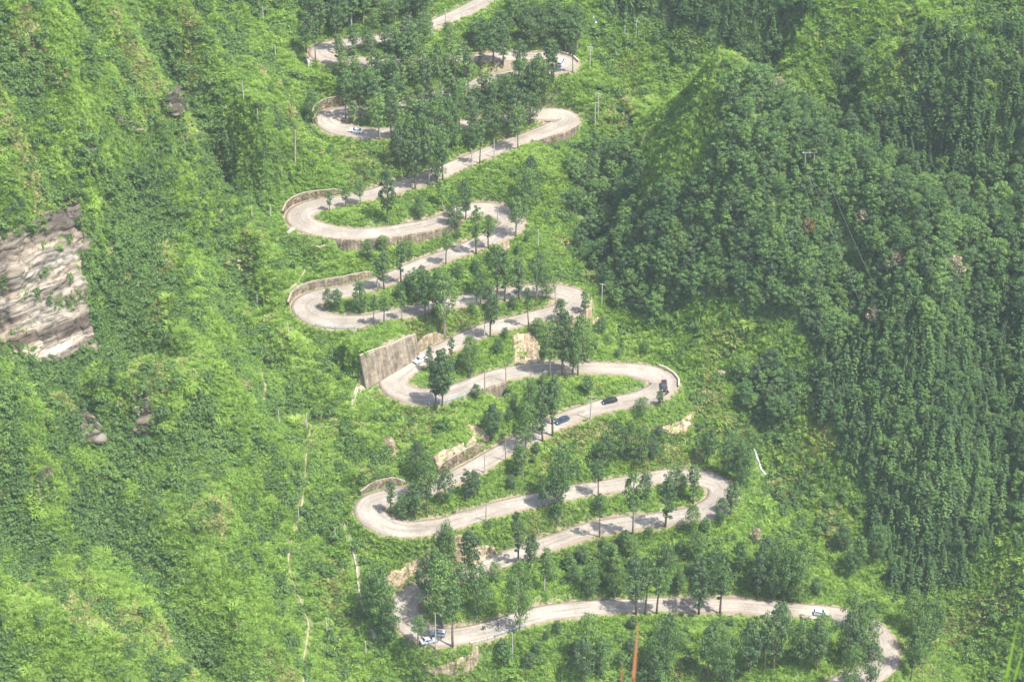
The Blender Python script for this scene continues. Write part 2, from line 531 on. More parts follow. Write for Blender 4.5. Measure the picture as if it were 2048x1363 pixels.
def ramp(n, fac, stops, interp='LINEAR'):
    r = n.nodes.new("ShaderNodeValToRGB")
    r.color_ramp.interpolation = interp
    els = r.color_ramp.elements
    while len(els) < len(stops): els.new(0.5)
    for e_, (p, c) in zip(els, stops):
        e_.position = p; e_.color = (c[0], c[1], c[2], 1)
    n.links.new(fac, r.inputs[0])
    return r.outputs[0]

def noise(n, vec, scale, detail=4, rough=0.55):
    x = n.nodes.new("ShaderNodeTexNoise")
    x.inputs["Scale"].default_value = scale; x.inputs["Detail"].default_value = detail
    x.inputs["Roughness"].default_value = rough
    if vec is not None: n.links.new(vec, x.inputs["Vector"])
    return x.outputs[0]

def mixc(n, f, a, b, mode='MIX'):
    x = n.nodes.new("ShaderNodeMix"); x.data_type = 'RGBA'; x.blend_type = mode
    for s_, v in ((x.inputs[0], f), (x.inputs[6], a), (x.inputs[7], b)):
        if hasattr(v, 'links'): n.links.new(v, s_)
        elif isinstance(v, (int, float)): s_.default_value = v
        else: s_.default_value = (*v, 1)
    return x.outputs[2]

def scol(k, c): return tuple(k * v for v in c)

def foliage(name, dark, mid, light, patch=0.03, trans=0.28, flower=None, gloss=0.015):
    m, n, out = mat(name)
    geo = N(n, "ShaderNodeNewGeometry")
    oi = N(n, "ShaderNodeObjectInfo")
    c = ramp(n, oi.outputs["Random"], [(0, dark), (0.5, mid), (1, light)])
    nz = noise(n, geo.outputs["Position"], patch, 3)
    big = ramp(n, nz, [(0.36, dark), (0.5, mid), (0.64, light)])
    c = mixc(n, 0.5, c, big)
    fine = noise(n, geo.outputs["Position"], 1.3, 2)
    fr = ramp(n, fine, [(0.3, (0.78, 0.80, 0.78)), (0.7, (1.2, 1.17, 1.14))])
    c = mixc(n, 1.0, c, fr, 'MULTIPLY')
    if flower is not None:
        ff = ramp(n, noise(n, geo.outputs["Position"], 0.9, 2), [(0.42, (0, 0, 0)), (0.52, (1, 1, 1))])
        c = mixc(n, ff, c, flower)
    d = N(n, "ShaderNodeBsdfDiffuse"); t = N(n, "ShaderNodeBsdfTranslucent")
    g = N(n, "ShaderNodeBsdfGlossy"); g.inputs["Roughness"].default_value = 0.6
    g.inputs["Color"].default_value = (1, 1, 1, 1)
    n.links.new(c, d.inputs[0])
    tc = mixc(n, 1.0, c, (1.25, 1.35, 0.7), 'MULTIPLY')
    n.links.new(tc, t.inputs[0])
    mx = N(n, "ShaderNodeMixShader"); mx.inputs[0].default_value = trans
    n.links.new(d.outputs[0], mx.inputs[1]); n.links.new(t.outputs[0], mx.inputs[2])
    m2 = N(n, "ShaderNodeMixShader"); m2.inputs[0].default_value = gloss
    n.links.new(mx.outputs[0], m2.inputs[1]); n.links.new(g.outputs[0], m2.inputs[2])
    n.links.new(m2.outputs[0], out.inputs[0])
    return m

def simple(name, color, rough=0.8, var=0.0, scale=2.0, metal=0.0, bump=0.0, color2=None, spec=0.3):
    m, n, out = mat(name)
    b = N(n, "ShaderNodeBsdfPrincipled")
    b.inputs["Roughness"].default_value = rough; b.inputs["Metallic"].default_value = metal
    b.inputs["Specular IOR Level"].default_value = spec
    tc = N(n, "ShaderNodeTexCoord")
    c2 = color2 if color2 else scol(1 - var, color)
    nz = noise(n, tc.outputs["Object"], scale, 5)
    c = ramp(n, nz, [(0.3, c2), (0.7, scol(1 + var, color) if not color2 else color)])
    n.links.new(c, b.inputs["Base Color"])
    if bump:
        bp = N(n, "ShaderNodeBump"); bp.inputs["Strength"].default_value = bump; bp.inputs["Distance"].default_value = 0.2
        n.links.new(noise(n, tc.outputs["Object"], scale * 2, 6), bp.inputs["Height"]); n.links.new(bp.outputs[0], b.inputs["Normal"])
    n.links.new(b.outputs[0], out.inputs[0])
    return m

M = {}
M['leaf_road'] = foliage('leaf_roadside', (0.073, 0.141, 0.053), (0.106, 0.194, 0.064), (0.156, 0.264, 0.079))
M['leaf_road_b'] = foliage('leaf_roadside_yellow', (0.101, 0.176, 0.055), (0.143, 0.242, 0.066), (0.198, 0.319, 0.086))
M['leaf_road_c'] = foliage('leaf_roadside_dull', (0.066, 0.121, 0.057), (0.095, 0.163, 0.070), (0.130, 0.209, 0.088))
M['leaf_forest'] = foliage('leaf_forest', (0.070, 0.149, 0.051), (0.117, 0.220, 0.066), (0.185, 0.314, 0.088))
M['leaf_forest_b'] = foliage('leaf_forest_yellow', (0.099, 0.182, 0.053), (0.149, 0.259, 0.068), (0.215, 0.341, 0.092))
M['leaf_forest_c'] = foliage('leaf_forest_dull', (0.066, 0.127, 0.055), (0.101, 0.178, 0.070), (0.149, 0.242, 0.092))
M['leaf_conifer'] = foliage('leaf_conifer', (0.051, 0.112, 0.040), (0.084, 0.165, 0.051), (0.143, 0.237, 0.066))
M['leaf_bush'] = foliage('leaf_bush', (0.075, 0.145, 0.042), (0.110, 0.200, 0.052), (0.160, 0.270, 0.068))
M['grass'] = foliage('undergrowth_grass', (0.188, 0.312, 0.064), (0.268, 0.415, 0.082), (0.362, 0.505, 0.118), patch=0.045, trans=0.4, gloss=0.006)
M['grass_leafy'] = foliage('undergrowth_leafy', (0.136, 0.246, 0.054), (0.196, 0.338, 0.068), (0.270, 0.420, 0.090), patch=0.06, trans=0.36, gloss=0.006)
M['grass_dry'] = foliage('undergrowth_dry', (0.26, 0.30, 0.10), (0.34, 0.36, 0.14), (0.44, 0.41, 0.20), gloss=0.006)
M['leaf_pink'] = foliage('leaf_blossom', (0.10, 0.17, 0.06), (0.14, 0.20, 0.08), (0.2, 0.24, 0.12), flower=(0.48, 0.38, 0.29))
M['leaf_orange'] = foliage('leaf_rusty', (0.08, 0.14, 0.05), (0.12, 0.16, 0.06), (0.2, 0.17, 0.07), flower=(0.34, 0.22, 0.10))
M['bark'] = simple('bark', (0.17, 0.135, 0.10), 0.9, 0.35, 3)
M['bark_pale'] = simple('bark_pale', (0.32, 0.30, 0.25), 0.9, 0.25, 3)
M['concrete'] = simple('pole_concrete', (0.46, 0.44, 0.39), 0.8, 0.15, 3)
M['wood_pole'] = simple('pole_wood', (0.36, 0.30, 0.22), 0.85, 0.2, 3)
M['insul'] = simple('insulator_porcelain', (0.7, 0.7, 0.68), 0.3, 0.03, 3)
M['wire'] = simple('wire_metal', (0.45, 0.47, 0.48), 0.4, 0.05, 3, metal=0.5)

def stone_mat(name, c1, c2, mortar, sx, sy, seed_off, pale=None, stain=0.6):
    m, n, out = mat(name)
    b = N(n, "ShaderNodeBsdfPrincipled"); b.inputs["Roughness"].default_value = 0.92; b.inputs["Specular IOR Level"].default_value = 0.15
    at = N(n, "ShaderNodeAttribute"); at.attribute_name = "uvw"
    mp = N(n, "ShaderNodeMapping"); mp.inputs["Scale"].default_value = (1/sx, 1/sy, 1); mp.inputs["Location"].default_value = (seed_off, 0, 0)
    n.links.new(at.outputs["Vector"], mp.inputs[0])
    v = N(n, "ShaderNodeTexVoronoi"); v.inputs["Scale"].default_value = 1.0; v.inputs["Randomness"].default_value = 0.75
    n.links.new(mp.outputs[0], v.inputs["Vector"])
    ve = N(n, "ShaderNodeTexVoronoi"); ve.feature = 'DISTANCE_TO_EDGE'; ve.inputs["Scale"].default_value = 1.0; ve.inputs["Randomness"].default_value = 0.75
    n.links.new(mp.outputs[0], ve.inputs["Vector"])
    cc = mixc(n, v.outputs["Color"], c1, c2)
    edge = ramp(n, ve.outputs["Distance"], [(0.03, (0, 0, 0)), (0.11, (1, 1, 1))])
    cc = mixc(n, edge, mortar, cc)
    nz = noise(n, at.outputs["Vector"], 0.35, 5)
    st = ramp(n, nz, [(0.38, (stain, stain*0.97, stain*0.9)), (0.62, (1.15, 1.12, 1.05))])
    cc = mixc(n, 1.0, cc, st, 'MULTIPLY')
    # vertical run-off streaks
    mp2 = N(n, "ShaderNodeMapping"); mp2.inputs["Scale"].default_value = (1.1, 0.09, 1)
    n.links.new(at.outputs["Vector"], mp2.inputs[0])
    sn = noise(n, mp2.outputs[0], 1.0, 4)
    sr = ramp(n, sn, [(0.40, (0.62, 0.60, 0.55)), (0.56, (1.05, 1.03, 0.98)), (0.68, pale or (1.35, 1.28, 1.12))])
    cc = mixc(n, 0.85, cc, sr, 'MULTIPLY')
    n.links.new(cc, b.inputs["Base Color"])
    bp = N(n, "ShaderNodeBump"); bp.inputs["Strength"].default_value = 0.8; bp.inputs["Distance"].default_value = 0.15
    n.links.new(ve.outputs["Distance"], bp.inputs["Height"]); n.links.new(bp.outputs[0], b.inputs["Normal"])
    n.links.new(b.outputs[0], out.inputs[0])
    return m

M['w_rubble'] = stone_mat('wall_rubble', (0.40, 0.34, 0.26), (0.22, 0.18, 0.13), (0.10, 0.08, 0.055), 0.55, 0.5, 3)
M['w_block'] = stone_mat('wall_block', (0.42, 0.36, 0.29), (0.30, 0.25, 0.20), (0.17, 0.14, 0.11), 1.0, 0.4, 7)
M['w_grey'] = stone_mat('wall_grey', (0.36, 0.32, 0.27), (0.27, 0.24, 0.20), (0.22, 0.19, 0.16), 0.6, 0.7, 11, stain=0.7)
M['w_pale'] = stone_mat('wall_pale', (0.50, 0.43, 0.34), (0.38, 0.32, 0.245), (0.28, 0.22, 0.15), 0.9, 0.6, 17, stain=0.75)
M['w_cap'] = simple('wall_cap', (0.33, 0.285, 0.22), 0.9, 0.15, 1.5)

def rock_mat(nm, k):
    m, n, out = mat(nm)
    b = N(n, "ShaderNodeBsdfPrincipled"); b.inputs["Roughness"].default_value = 0.95; b.inputs["Specular IOR Level"].default_value = 0.1
    at = N(n, "ShaderNodeAttribute"); at.attribute_name = "uvw"     # x along, y down, metres, already tilted with the strata
    mp = N(n, "ShaderNodeMapping"); mp.inputs["Scale"].default_value = (0.022, 0.17, 1)
    n.links.new(at.outputs["Vector"], mp.inputs[0])
    bands = noise(n, mp.outputs[0], 1.0, 4, 0.5)
    c = ramp(n, bands, [(0.38, (0.13, 0.11, 0.095)), (0.44, (0.33, 0.29, 0.25)), (0.50, (0.50, 0.46, 0.39)), (0.55, (0.27, 0.25, 0.225)), (0.62, (0.60, 0.57, 0.51))])
    nz = noise(n, at.outputs["Vector"], 0.055, 6)
    tint = ramp(n, nz, [(0.38, (0.48, 0.45, 0.42)), (0.46, (0.78, 0.71, 0.66)), (0.53, (1.1, 1.07, 1.0)), (0.60, (0.62, 0.61, 0.60))])
    c = mixc(n, 1.0, c, tint, 'MULTIPLY')
    n2 = noise(n, at.outputs["Vector"], 0.8, 6, 0.7)
    f2 = ramp(n, n2, [(0.36, (0.40, 0.38, 0.35)), (0.48, (0.95, 0.93, 0.9)), (0.6, (1.12, 1.1, 1.07))])
    c = mixc(n, 1.0, c, f2, 'MULTIPLY')
    c = mixc(n, 1.0, c, (k, k, k), 'MULTIPLY')
    n.links.new(c, b.inputs["Base Color"])
    bp = N(n, "ShaderNodeBump"); bp.inputs["Strength"].default_value = 1.0; bp.inputs["Distance"].default_value = 0.6
    n.links.new(n2, bp.inputs["Height"]); n.links.new(bp.outputs[0], b.inputs["Normal"])
    n.links.new(b.outputs[0], out.inputs[0])
    return m
M['rock'] = rock_mat('cliff_rock', 0.8)
M['rock_dark'] = rock_mat('outcrop_rock', 0.5)

def terrain_mat():
    m, n, out = mat('hillside')
    b = N(n, "ShaderNodeBsdfPrincipled"); b.inputs["Roughness"].default_value = 1.0; b.inputs["Specular IOR Level"].default_value = 0.0
    geo = N(n, "ShaderNodeNewGeometry")
    nz = noise(n, geo.outputs["Position"], 0.25, 6)
    g = ramp(n, nz, [(0.3, (0.06, 0.12, 0.028)), (0.5, (0.10, 0.19, 0.036)), (0.7, (0.16, 0.26, 0.05))])
    at = N(n, "ShaderNodeAttribute"); at.attribute_name = "soil"
    sn = noise(n, geo.outputs["Position"], 0.7, 5)
    s = ramp(n, sn, [(0.3, (0.20, 0.15, 0.11)), (0.55, (0.31, 0.25, 0.19)), (0.75, (0.24, 0.24, 0.12))])
    c = mixc(n, at.outputs["Fac"], g, s)
    n.links.new(c, b.inputs["Base Color"])
    bp = N(n, "ShaderNodeBump"); bp.inputs["Strength"].default_value = 0.7; bp.inputs["Distance"].default_value = 0.5
    n.links.new(sn, bp.inputs["Height"]); n.links.new(bp.outputs[0], b.inputs["Normal"])
    n.links.new(b.outputs[0], out.inputs[0])
    return m
M['terrain'] = terrain_mat()

def road_mat():
    m, n, out = mat('road_concrete')
    b = N(n, "ShaderNodeBsdfPrincipled"); b.inputs["Roughness"].default_value = 0.9; b.inputs["Specular IOR Level"].default_value = 0.2
    at = N(n, "ShaderNodeAttribute"); at.attribute_name = "uvw"     # x along the road, y across (-1..1)
    geo = N(n, "ShaderNodeNewGeometry")
    n1 = noise(n, geo.outputs["Position"], 0.12, 5)
    c = ramp(n, n1, [(0.3, (0.235, 0.208, 0.175)), (0.5, (0.305, 0.275, 0.235)), (0.68, (0.365, 0.335, 0.29))])
    mp = N(n, "ShaderNodeMapping"); mp.inputs["Scale"].default_value = (0.05, 3.2, 1)
    n.links.new(at.outputs["Vector"], mp.inputs[0])
    tr = noise(n, mp.outputs[0], 1.0, 4)
    t = ramp(n, tr, [(0.36, (0.72, 0.70, 0.67)), (0.52, (1.05, 1.04, 1.02))])
    c = mixc(n, 0.8, c, t, 'MULTIPLY')
    sx = N(n, "ShaderNodeSeparateXYZ"); n.links.new(at.outputs["Vector"], sx.inputs[0])
    ab = N(n, "ShaderNodeMath", operation='ABSOLUTE'); n.links.new(sx.outputs[1], ab.inputs[0])
    ad = N(n, "ShaderNodeMath", operation='ADD'); n.links.new(ab.outputs[0], ad.inputs[0])
    en = noise(n, geo.outputs["Position"], 0.6, 4)
    mu = N(n, "ShaderNodeMath", operation='MULTIPLY'); mu.inputs[1].default_value = 0.35; n.links.new(en, mu.inputs[0]); n.links.new(mu.outputs[0], ad.inputs[1])
    ef = ramp(n, ad.outputs[0], [(0.98, (0, 0, 0)), (1.12, (1, 1, 1))])
    c = mixc(n, ef, c, (0.27, 0.215, 0.165))
    n2 = noise(n, geo.outputs["Position"], 1.6, 5)
    f2 = ramp(n, n2, [(0.32, (0.80, 0.79, 0.78)), (0.5, (1.0, 1.0, 1.0)), (0.7, (1.1, 1.1, 1.09))])
    c = mixc(n, 1.0, c, f2, 'MULTIPLY')
    n.links.new(c, b.inputs["Base Color"]); n.links.new(b.outputs[0], out.inputs[0])
    return m
M['road'] = road_mat()
M['path'] = simple('footpath_soil', (0.29, 0.24, 0.15), 0.95, 0.2, 0.8)
M['drain'] = simple('drain_concrete', (0.40, 0.36, 0.29), 0.9, 0.15, 0.8)
M['water'] = simple('white_water', (0.5, 0.54, 0.54), 0.3, 0.05, 2)

def set_vec(me, name, arr):
    a = me.attributes.new(name, 'FLOAT_VECTOR', 'POINT'); a.data.foreach_set("vector", np.asarray(arr, np.float32).ravel())

# ------------------------------------------------------------------ terrain mesh
TH = H.copy()
TH = np.where(e < 0.4, H - 0.35, H)                      # sink under the road ribbon
V = np.stack([XX.ravel(), YY.ravel(), TH.ravel()], 1)
me = mesh_np("hillside", V, grid_faces(*XX.shape), smooth=True)
soiln = vnoise(XX, YY, 7, 21) + 0.5 * vnoise(XX, YY, 3, 22)
vergew = 1.1 + 0.9 * vnoise(XX, YY, 12, 25) + np.where(SIDE * 0 + (H - ZR) > 0.25, 1.1, 0.0)
soil = np.clip(1.2 - sstep(0, 1, (e - 0.2) / np.maximum(vergew, 0.5)), 0, 1)
soil = np.maximum(soil, 0.5 * sstep(0.75, 1.0, soiln))
a = me.attributes.new("soil", 'FLOAT', 'POINT'); a.data.foreach_set("value", soil.ravel().astype(np.float32))
tag(link("hillside", me, None, [M['terrain']]), 'steep green mountainside the road climbs', 'hillside', kind='structure')

# ------------------------------------------------------------------ ribbons
def ribbon(name, P, half, m, thick=0.4, lift=0.06, drape=False, nacross=9):
    P = np.asarray(P); n = len(P)
    t = np.gradient(P[:, :2], axis=0); t /= np.linalg.norm(t, axis=1)[:, None] + 1e-9
    nl = np.stack([-t[:, 1], t[:, 0]], 1)
    half = np.broadcast_to(half, (n,))
    s_ = np.concatenate([[0], np.cumsum(np.hypot(*np.diff(P[:, :2], axis=0).T))])
    rows = []; uv = []
    acr = np.linspace(-1, 1, nacross)
    for k in acr:
        xy = P[:, :2] + nl * (half * k)[:, None]
        z_ = (ground(xy[:, 0], xy[:, 1]) if drape else P[:, 2]) + lift + (0.05 * (1 - k * k))
        rows.append(np.column_stack([xy, z_])); uv.append(np.column_stack([s_, np.full(n, k), np.zeros(n)]))
    lo = rows[0].copy(); lo[:, 2] -= thick; hi = rows[-1].copy(); hi[:, 2] -= thick
    rows = [lo] + rows + [hi]; uv = [uv[0]] + uv + [uv[-1]]
    V = np.concatenate(rows); F = grid_faces(len(rows), n)[:, ::-1]
    me = mesh_np(name, V, F)
    set_vec(me, "uvw", np.concatenate(uv))
    return link(name, me, None, [m])

tag(ribbon("road", RP, HW + 0.25 + 0.3 * vnoise(ss, ss * 0, 5, 40), M['road'], thick=0.7), 'pale gravel hairpin road zigzagging up the hillside', 'road', kind='structure')

def px_line(pts, n=8):
    q = catmull(pts, n)
    x, y, z = cast(q[:, 0], q[:, 1])
    P = np.column_stack([x, y, z])
    s_ = np.concatenate([[0], np.cumsum(np.linalg.norm(np.diff(P, axis=0), axis=1))])
    keep = np.concatenate([[True], np.diff(s_) > 0.05]); P = P[keep]; s_ = s_[keep]
    u = np.arange(0, s_[-1], 0.7)
    Q = np.column_stack([np.interp(u, s_, P[:, k]) for k in range(3)])
    if len(Q) > 8:
        kk = np.ones(5) / 5
        for c in range(2): Q[2:-2, c] = np.convolve(Q[:, c], kk, 'valid')
    return Q

PATHS = [
 ([(622,850),(614,900),(610,945),(606,990),(598,1035),(584,1080),(577,1110),(579,1145),(594,1180),(603,1210),(616,1245),(613,1285),(607,1320),(607,1375)], 0.27, 'long narrow dirt footpath winding down the grassy left slope'),
 ([(540,680),(530,705),(522,725),(524,750),(531,775),(527,805)], 0.24, 'short dirt trail on the slope left of the tall grey wall'),
 ([(612,530),(606,548),(592,566),(578,580)], 0.24, 'short dirt trail above the left bend of the seventh leg'),
 ([(1010,600),(1010,600)], 0, ''),
]
path_xy = []
for pts, hw_, lab in PATHS:
    if hw_ == 0: continue
    Q = px_line(pts)
    path_xy.append((Q, hw_))
    tag(ribbon("footpath", Q, hw_ * (1 + 0.4 * vnoise(np.arange(len(Q)), np.zeros(len(Q)), 3, 5)), M['path'], thick=0.5, lift=0.12, drape=True, nacross=3), lab, 'footpath', kind='structure')
DRAINS = [
 ([(685,1045),(693,1062),(703,1085),(708,1105),(714,1130),(717,1160),(722,1195),(728,1225)], 0.34, 'long concrete drainage chute left of the third left bend'),
 ([(741,1258),(746,1268),(750,1276)], 0.5, 'short concrete drainage chute below the bottom left bend'),
 ([(617,118),(620,128),(616,138)], 0.6, 'pale concrete drain at the topmost left bend'),
 ([(716,770),(708,795),(701,820)], 0.32, 'pale concrete chute below the corner of the grey slab wall'),
 ([(588,456),(580,462),(572,470)], 0.4, 'concrete spillway leaving the ninth leg at its left bend'),
]
FALLS = [([(1508,898),(1515,915),(1519,930),(1524,942),(1532,950)], 'small white waterfall in the gully beside the third leg'), ([(1186,34),(1190,42),(1193,50)], 'tiny white trickle at the top of the far gully')]
for pts, lab in FALLS: path_xy.append((px_line(pts), 0.9))
for pts, hw_, lab in DRAINS:
    Q = px_line(pts)
    path_xy.append((Q, hw_))
    dr = empty("drainage_channel", tuple(Q[0]))
    t = np.gradient(Q[:, :2], axis=0); t /= np.linalg.norm(t, axis=1)[:, None] + 1e-9
    nl = np.stack([-t[:, 1], t[:, 0]], 1)
    prof = [(-1.3, -0.8), (-1.3, 0.32), (-0.85, 0.32), (-0.75, 0.02), (0.75, 0.02), (0.85, 0.32), (1.3, 0.32), (1.3, -0.8)]
    gz = ground(Q[:, 0], Q[:, 1])
    gz = np.maximum(gz, np.maximum(ground(Q[:, 0] + nl[:, 0]*hw_, Q[:, 1] + nl[:, 1]*hw_), ground(Q[:, 0] - nl[:, 0]*hw_, Q[:, 1] - nl[:, 1]*hw_)) - 0.2)
    rows = [np.column_stack([Q[:, :2] + nl * hw_ * a_, gz + b_ + 0.1]) for a_, b_ in prof]
    me = mesh_np("channel_bed", np.concatenate(rows) - Q[0], grid_faces(len(rows), len(Q))[:, ::-1])
    link("channel", me, dr, [M['drain']])
    tag(dr, lab, 'drain')

# ------------------------------------------------------------------ retaining walls beside the road
def wall_strip(i0, i1, sg, h0, h1, side, mk, lab):
    idx = np.arange(i0, i1 + 1)
    n = len(idx)
    f = np.linspace(0, 1, n)
    h = h0 + (h1 - h0) * f
    h = h * (0.45 + 0.55 * sstep(0, 3 / STEP, np.arange(n)) * sstep(0, 3 / STEP, np.arange(n)[::-1]))
    h = h + 0.18 * vnoise(f * n * STEP, f * 0, 2.5, i0)
    P = RP[idx]; nl = NL[idx] * sg; hw_ = HW[idx]
    root = empty("retaining_wall", tuple(P[n // 2] + np.array([nl[n//2, 0], nl[n//2, 1], 0]) * hw_[n//2]))
    O = np.array(root.location)
    nv = 9
    face = []; uv = []
    s_ = f * n * STEP
    for k in range(nv):
        q = k / (nv - 1)
        if side == 'low':
            zz = P[:, 2] + 0.25 - q * (h + 1.2); off = hw_ + 0.95 + q * 0.10 * (h)
        else:
            zz = P[:, 2] + h - q * (h + 0.5); off = hw_ + 0.8 + (1 - q) * 0.09 * h
        xy = P[:, :2] + nl * off[:, None]
        j = 0.09 * vnoise(s_ + k * 3.1, np.full(n, k * 0.9), 0.9, i0 + 5)
        xy = xy + nl * j[:, None]
        face.append(np.column_stack([xy, zz])); uv.append(np.column_stack([s_, q * h, np.zeros(n)]))
    face = np.array(face)
    back = face[[0, -1]].copy(); thick = 0.55
    sign = -1 if side == 'low' else 1
    for b_ in back: b_[:, :2] += nl * thick * sign
    rows = np.concatenate([back[:1], face, back[1:]]); uvr = np.concatenate([[uv[0]], uv, [uv[-1]]])
    V = rows.reshape(-1, 3) - O
    F = grid_faces(len(rows), n)
    me = mesh_np("masonry", V, F)
    set_vec(me, "uvw", uvr.reshape(-1, 3))
    link("masonry", me, root, [M['w_' + mk]])
    # coping course
    cap = MB()
    top = face[0]
    for a_ in range(0, n - 1, 3):
        b_ = min(a_ + 3, n - 1)
        if b_ <= a_: continue
        p, q = top[a_] - O, top[b_] - O
        mid = (p + q) / 2; L = np.linalg.norm((q - p)[:2])
        ang = math.atan2(q[1] - p[1], q[0] - p[0])
        pit = math.atan2(q[2] - p[2], L)
        mo = mid + np.append(nl[a_] * thick * 0.45 * sign, 0.10)
        Mx = (Matrix.Rotation(ang, 3, 'Z') @ Matrix.Rotation(-pit, 3, 'Y'))
        cap.box(mo, (L * 0.985, thick * 0.9, 0.13), M=Mx)
    cap.build("coping", M['w_cap'], root)
    tag(root, lab, 'wall', 'stone retaining walls along the hairpin road')
for wd in wall_def: wall_strip(*wd)
nn, mm = 46, 16
fA = np.linspace(0, 1, nn)
rows_ = []; uv_ = []
for k in range(mm):
    q = k / (mm - 1)
    hh_ = SLH0 + (SLH1 - SLH0) * fA
    hh_ = hh_ + 0.5 * np.sin(fA * 9) * 0.4
    b_ = SLA[None] + (SLB - SLA)[None] * fA[:, None]
    off_ = (1 - q) * 0.22 * hh_ - 0.1 + 0.10 * vnoise(fA * SLL, np.full(nn, q * 9), 0.9, 31)
    rows_.append(np.column_stack([b_[:, :2] + SLN[None] * off_[:, None], b_[:, 2] + (1 - q) * hh_ - 0.5 * q]))
    uv_.append(np.column_stack([fA * SLL, q * hh_, 0 * fA]))
bk0 = rows_[0].copy(); bk0[:, :2] += SLN * 0.7; bk1 = rows_[-1].copy(); bk1[:, :2] += SLN * 0.7
Vw = np.concatenate([bk0] + rows_ + [bk1]) - SLA
slab = empty("retaining_wall", tuple(SLA))
me = mesh_np("masonry", Vw, grid_faces(mm + 2, nn)); set_vec(me, "uvw", np.concatenate([uv_[0]] + uv_ + [uv_[-1]]))
link("masonry", me, slab, [M['w_grey']])
for e_i in (0, nn - 1):      # end faces
    mb_e = MB(); pr_ = [rows_[k][e_i] - SLA for k in range(mm)]; bk_ = [p + np.append(SLN * 0.7, 0) for p in pr_]
    for k in range(mm - 1): mb_e.add([pr_[k], pr_[k+1], bk_[k+1], bk_[k]], [(0, 1, 2, 3)])
    mb_e.build("end_face", M['w_cap'], slab)
cpm = MB()
for k in range(0, nn - 3, 3):
    p, q = rows_[0][k] - SLA, rows_[0][k+3] - SLA; d_ = q - p; L_ = np.linalg.norm(d_[:2])
    cpm.box((p + q) / 2 + np.append(SLN * 0.3, 0.08), (L_ * 0.98, 0.7, 0.2), M=Matrix.Rotation(math.atan2(d_[1], d_[0]), 3, 'Z') @ Matrix.Rotation(-math.atan2(d_[2], L_), 3, 'Y'))
cpm.build("coping", M['w_cap'], slab)
tag(slab, 'tall grey slanting slab wall beside the white hatchback', 'wall', 'stone retaining walls along the hairpin road')

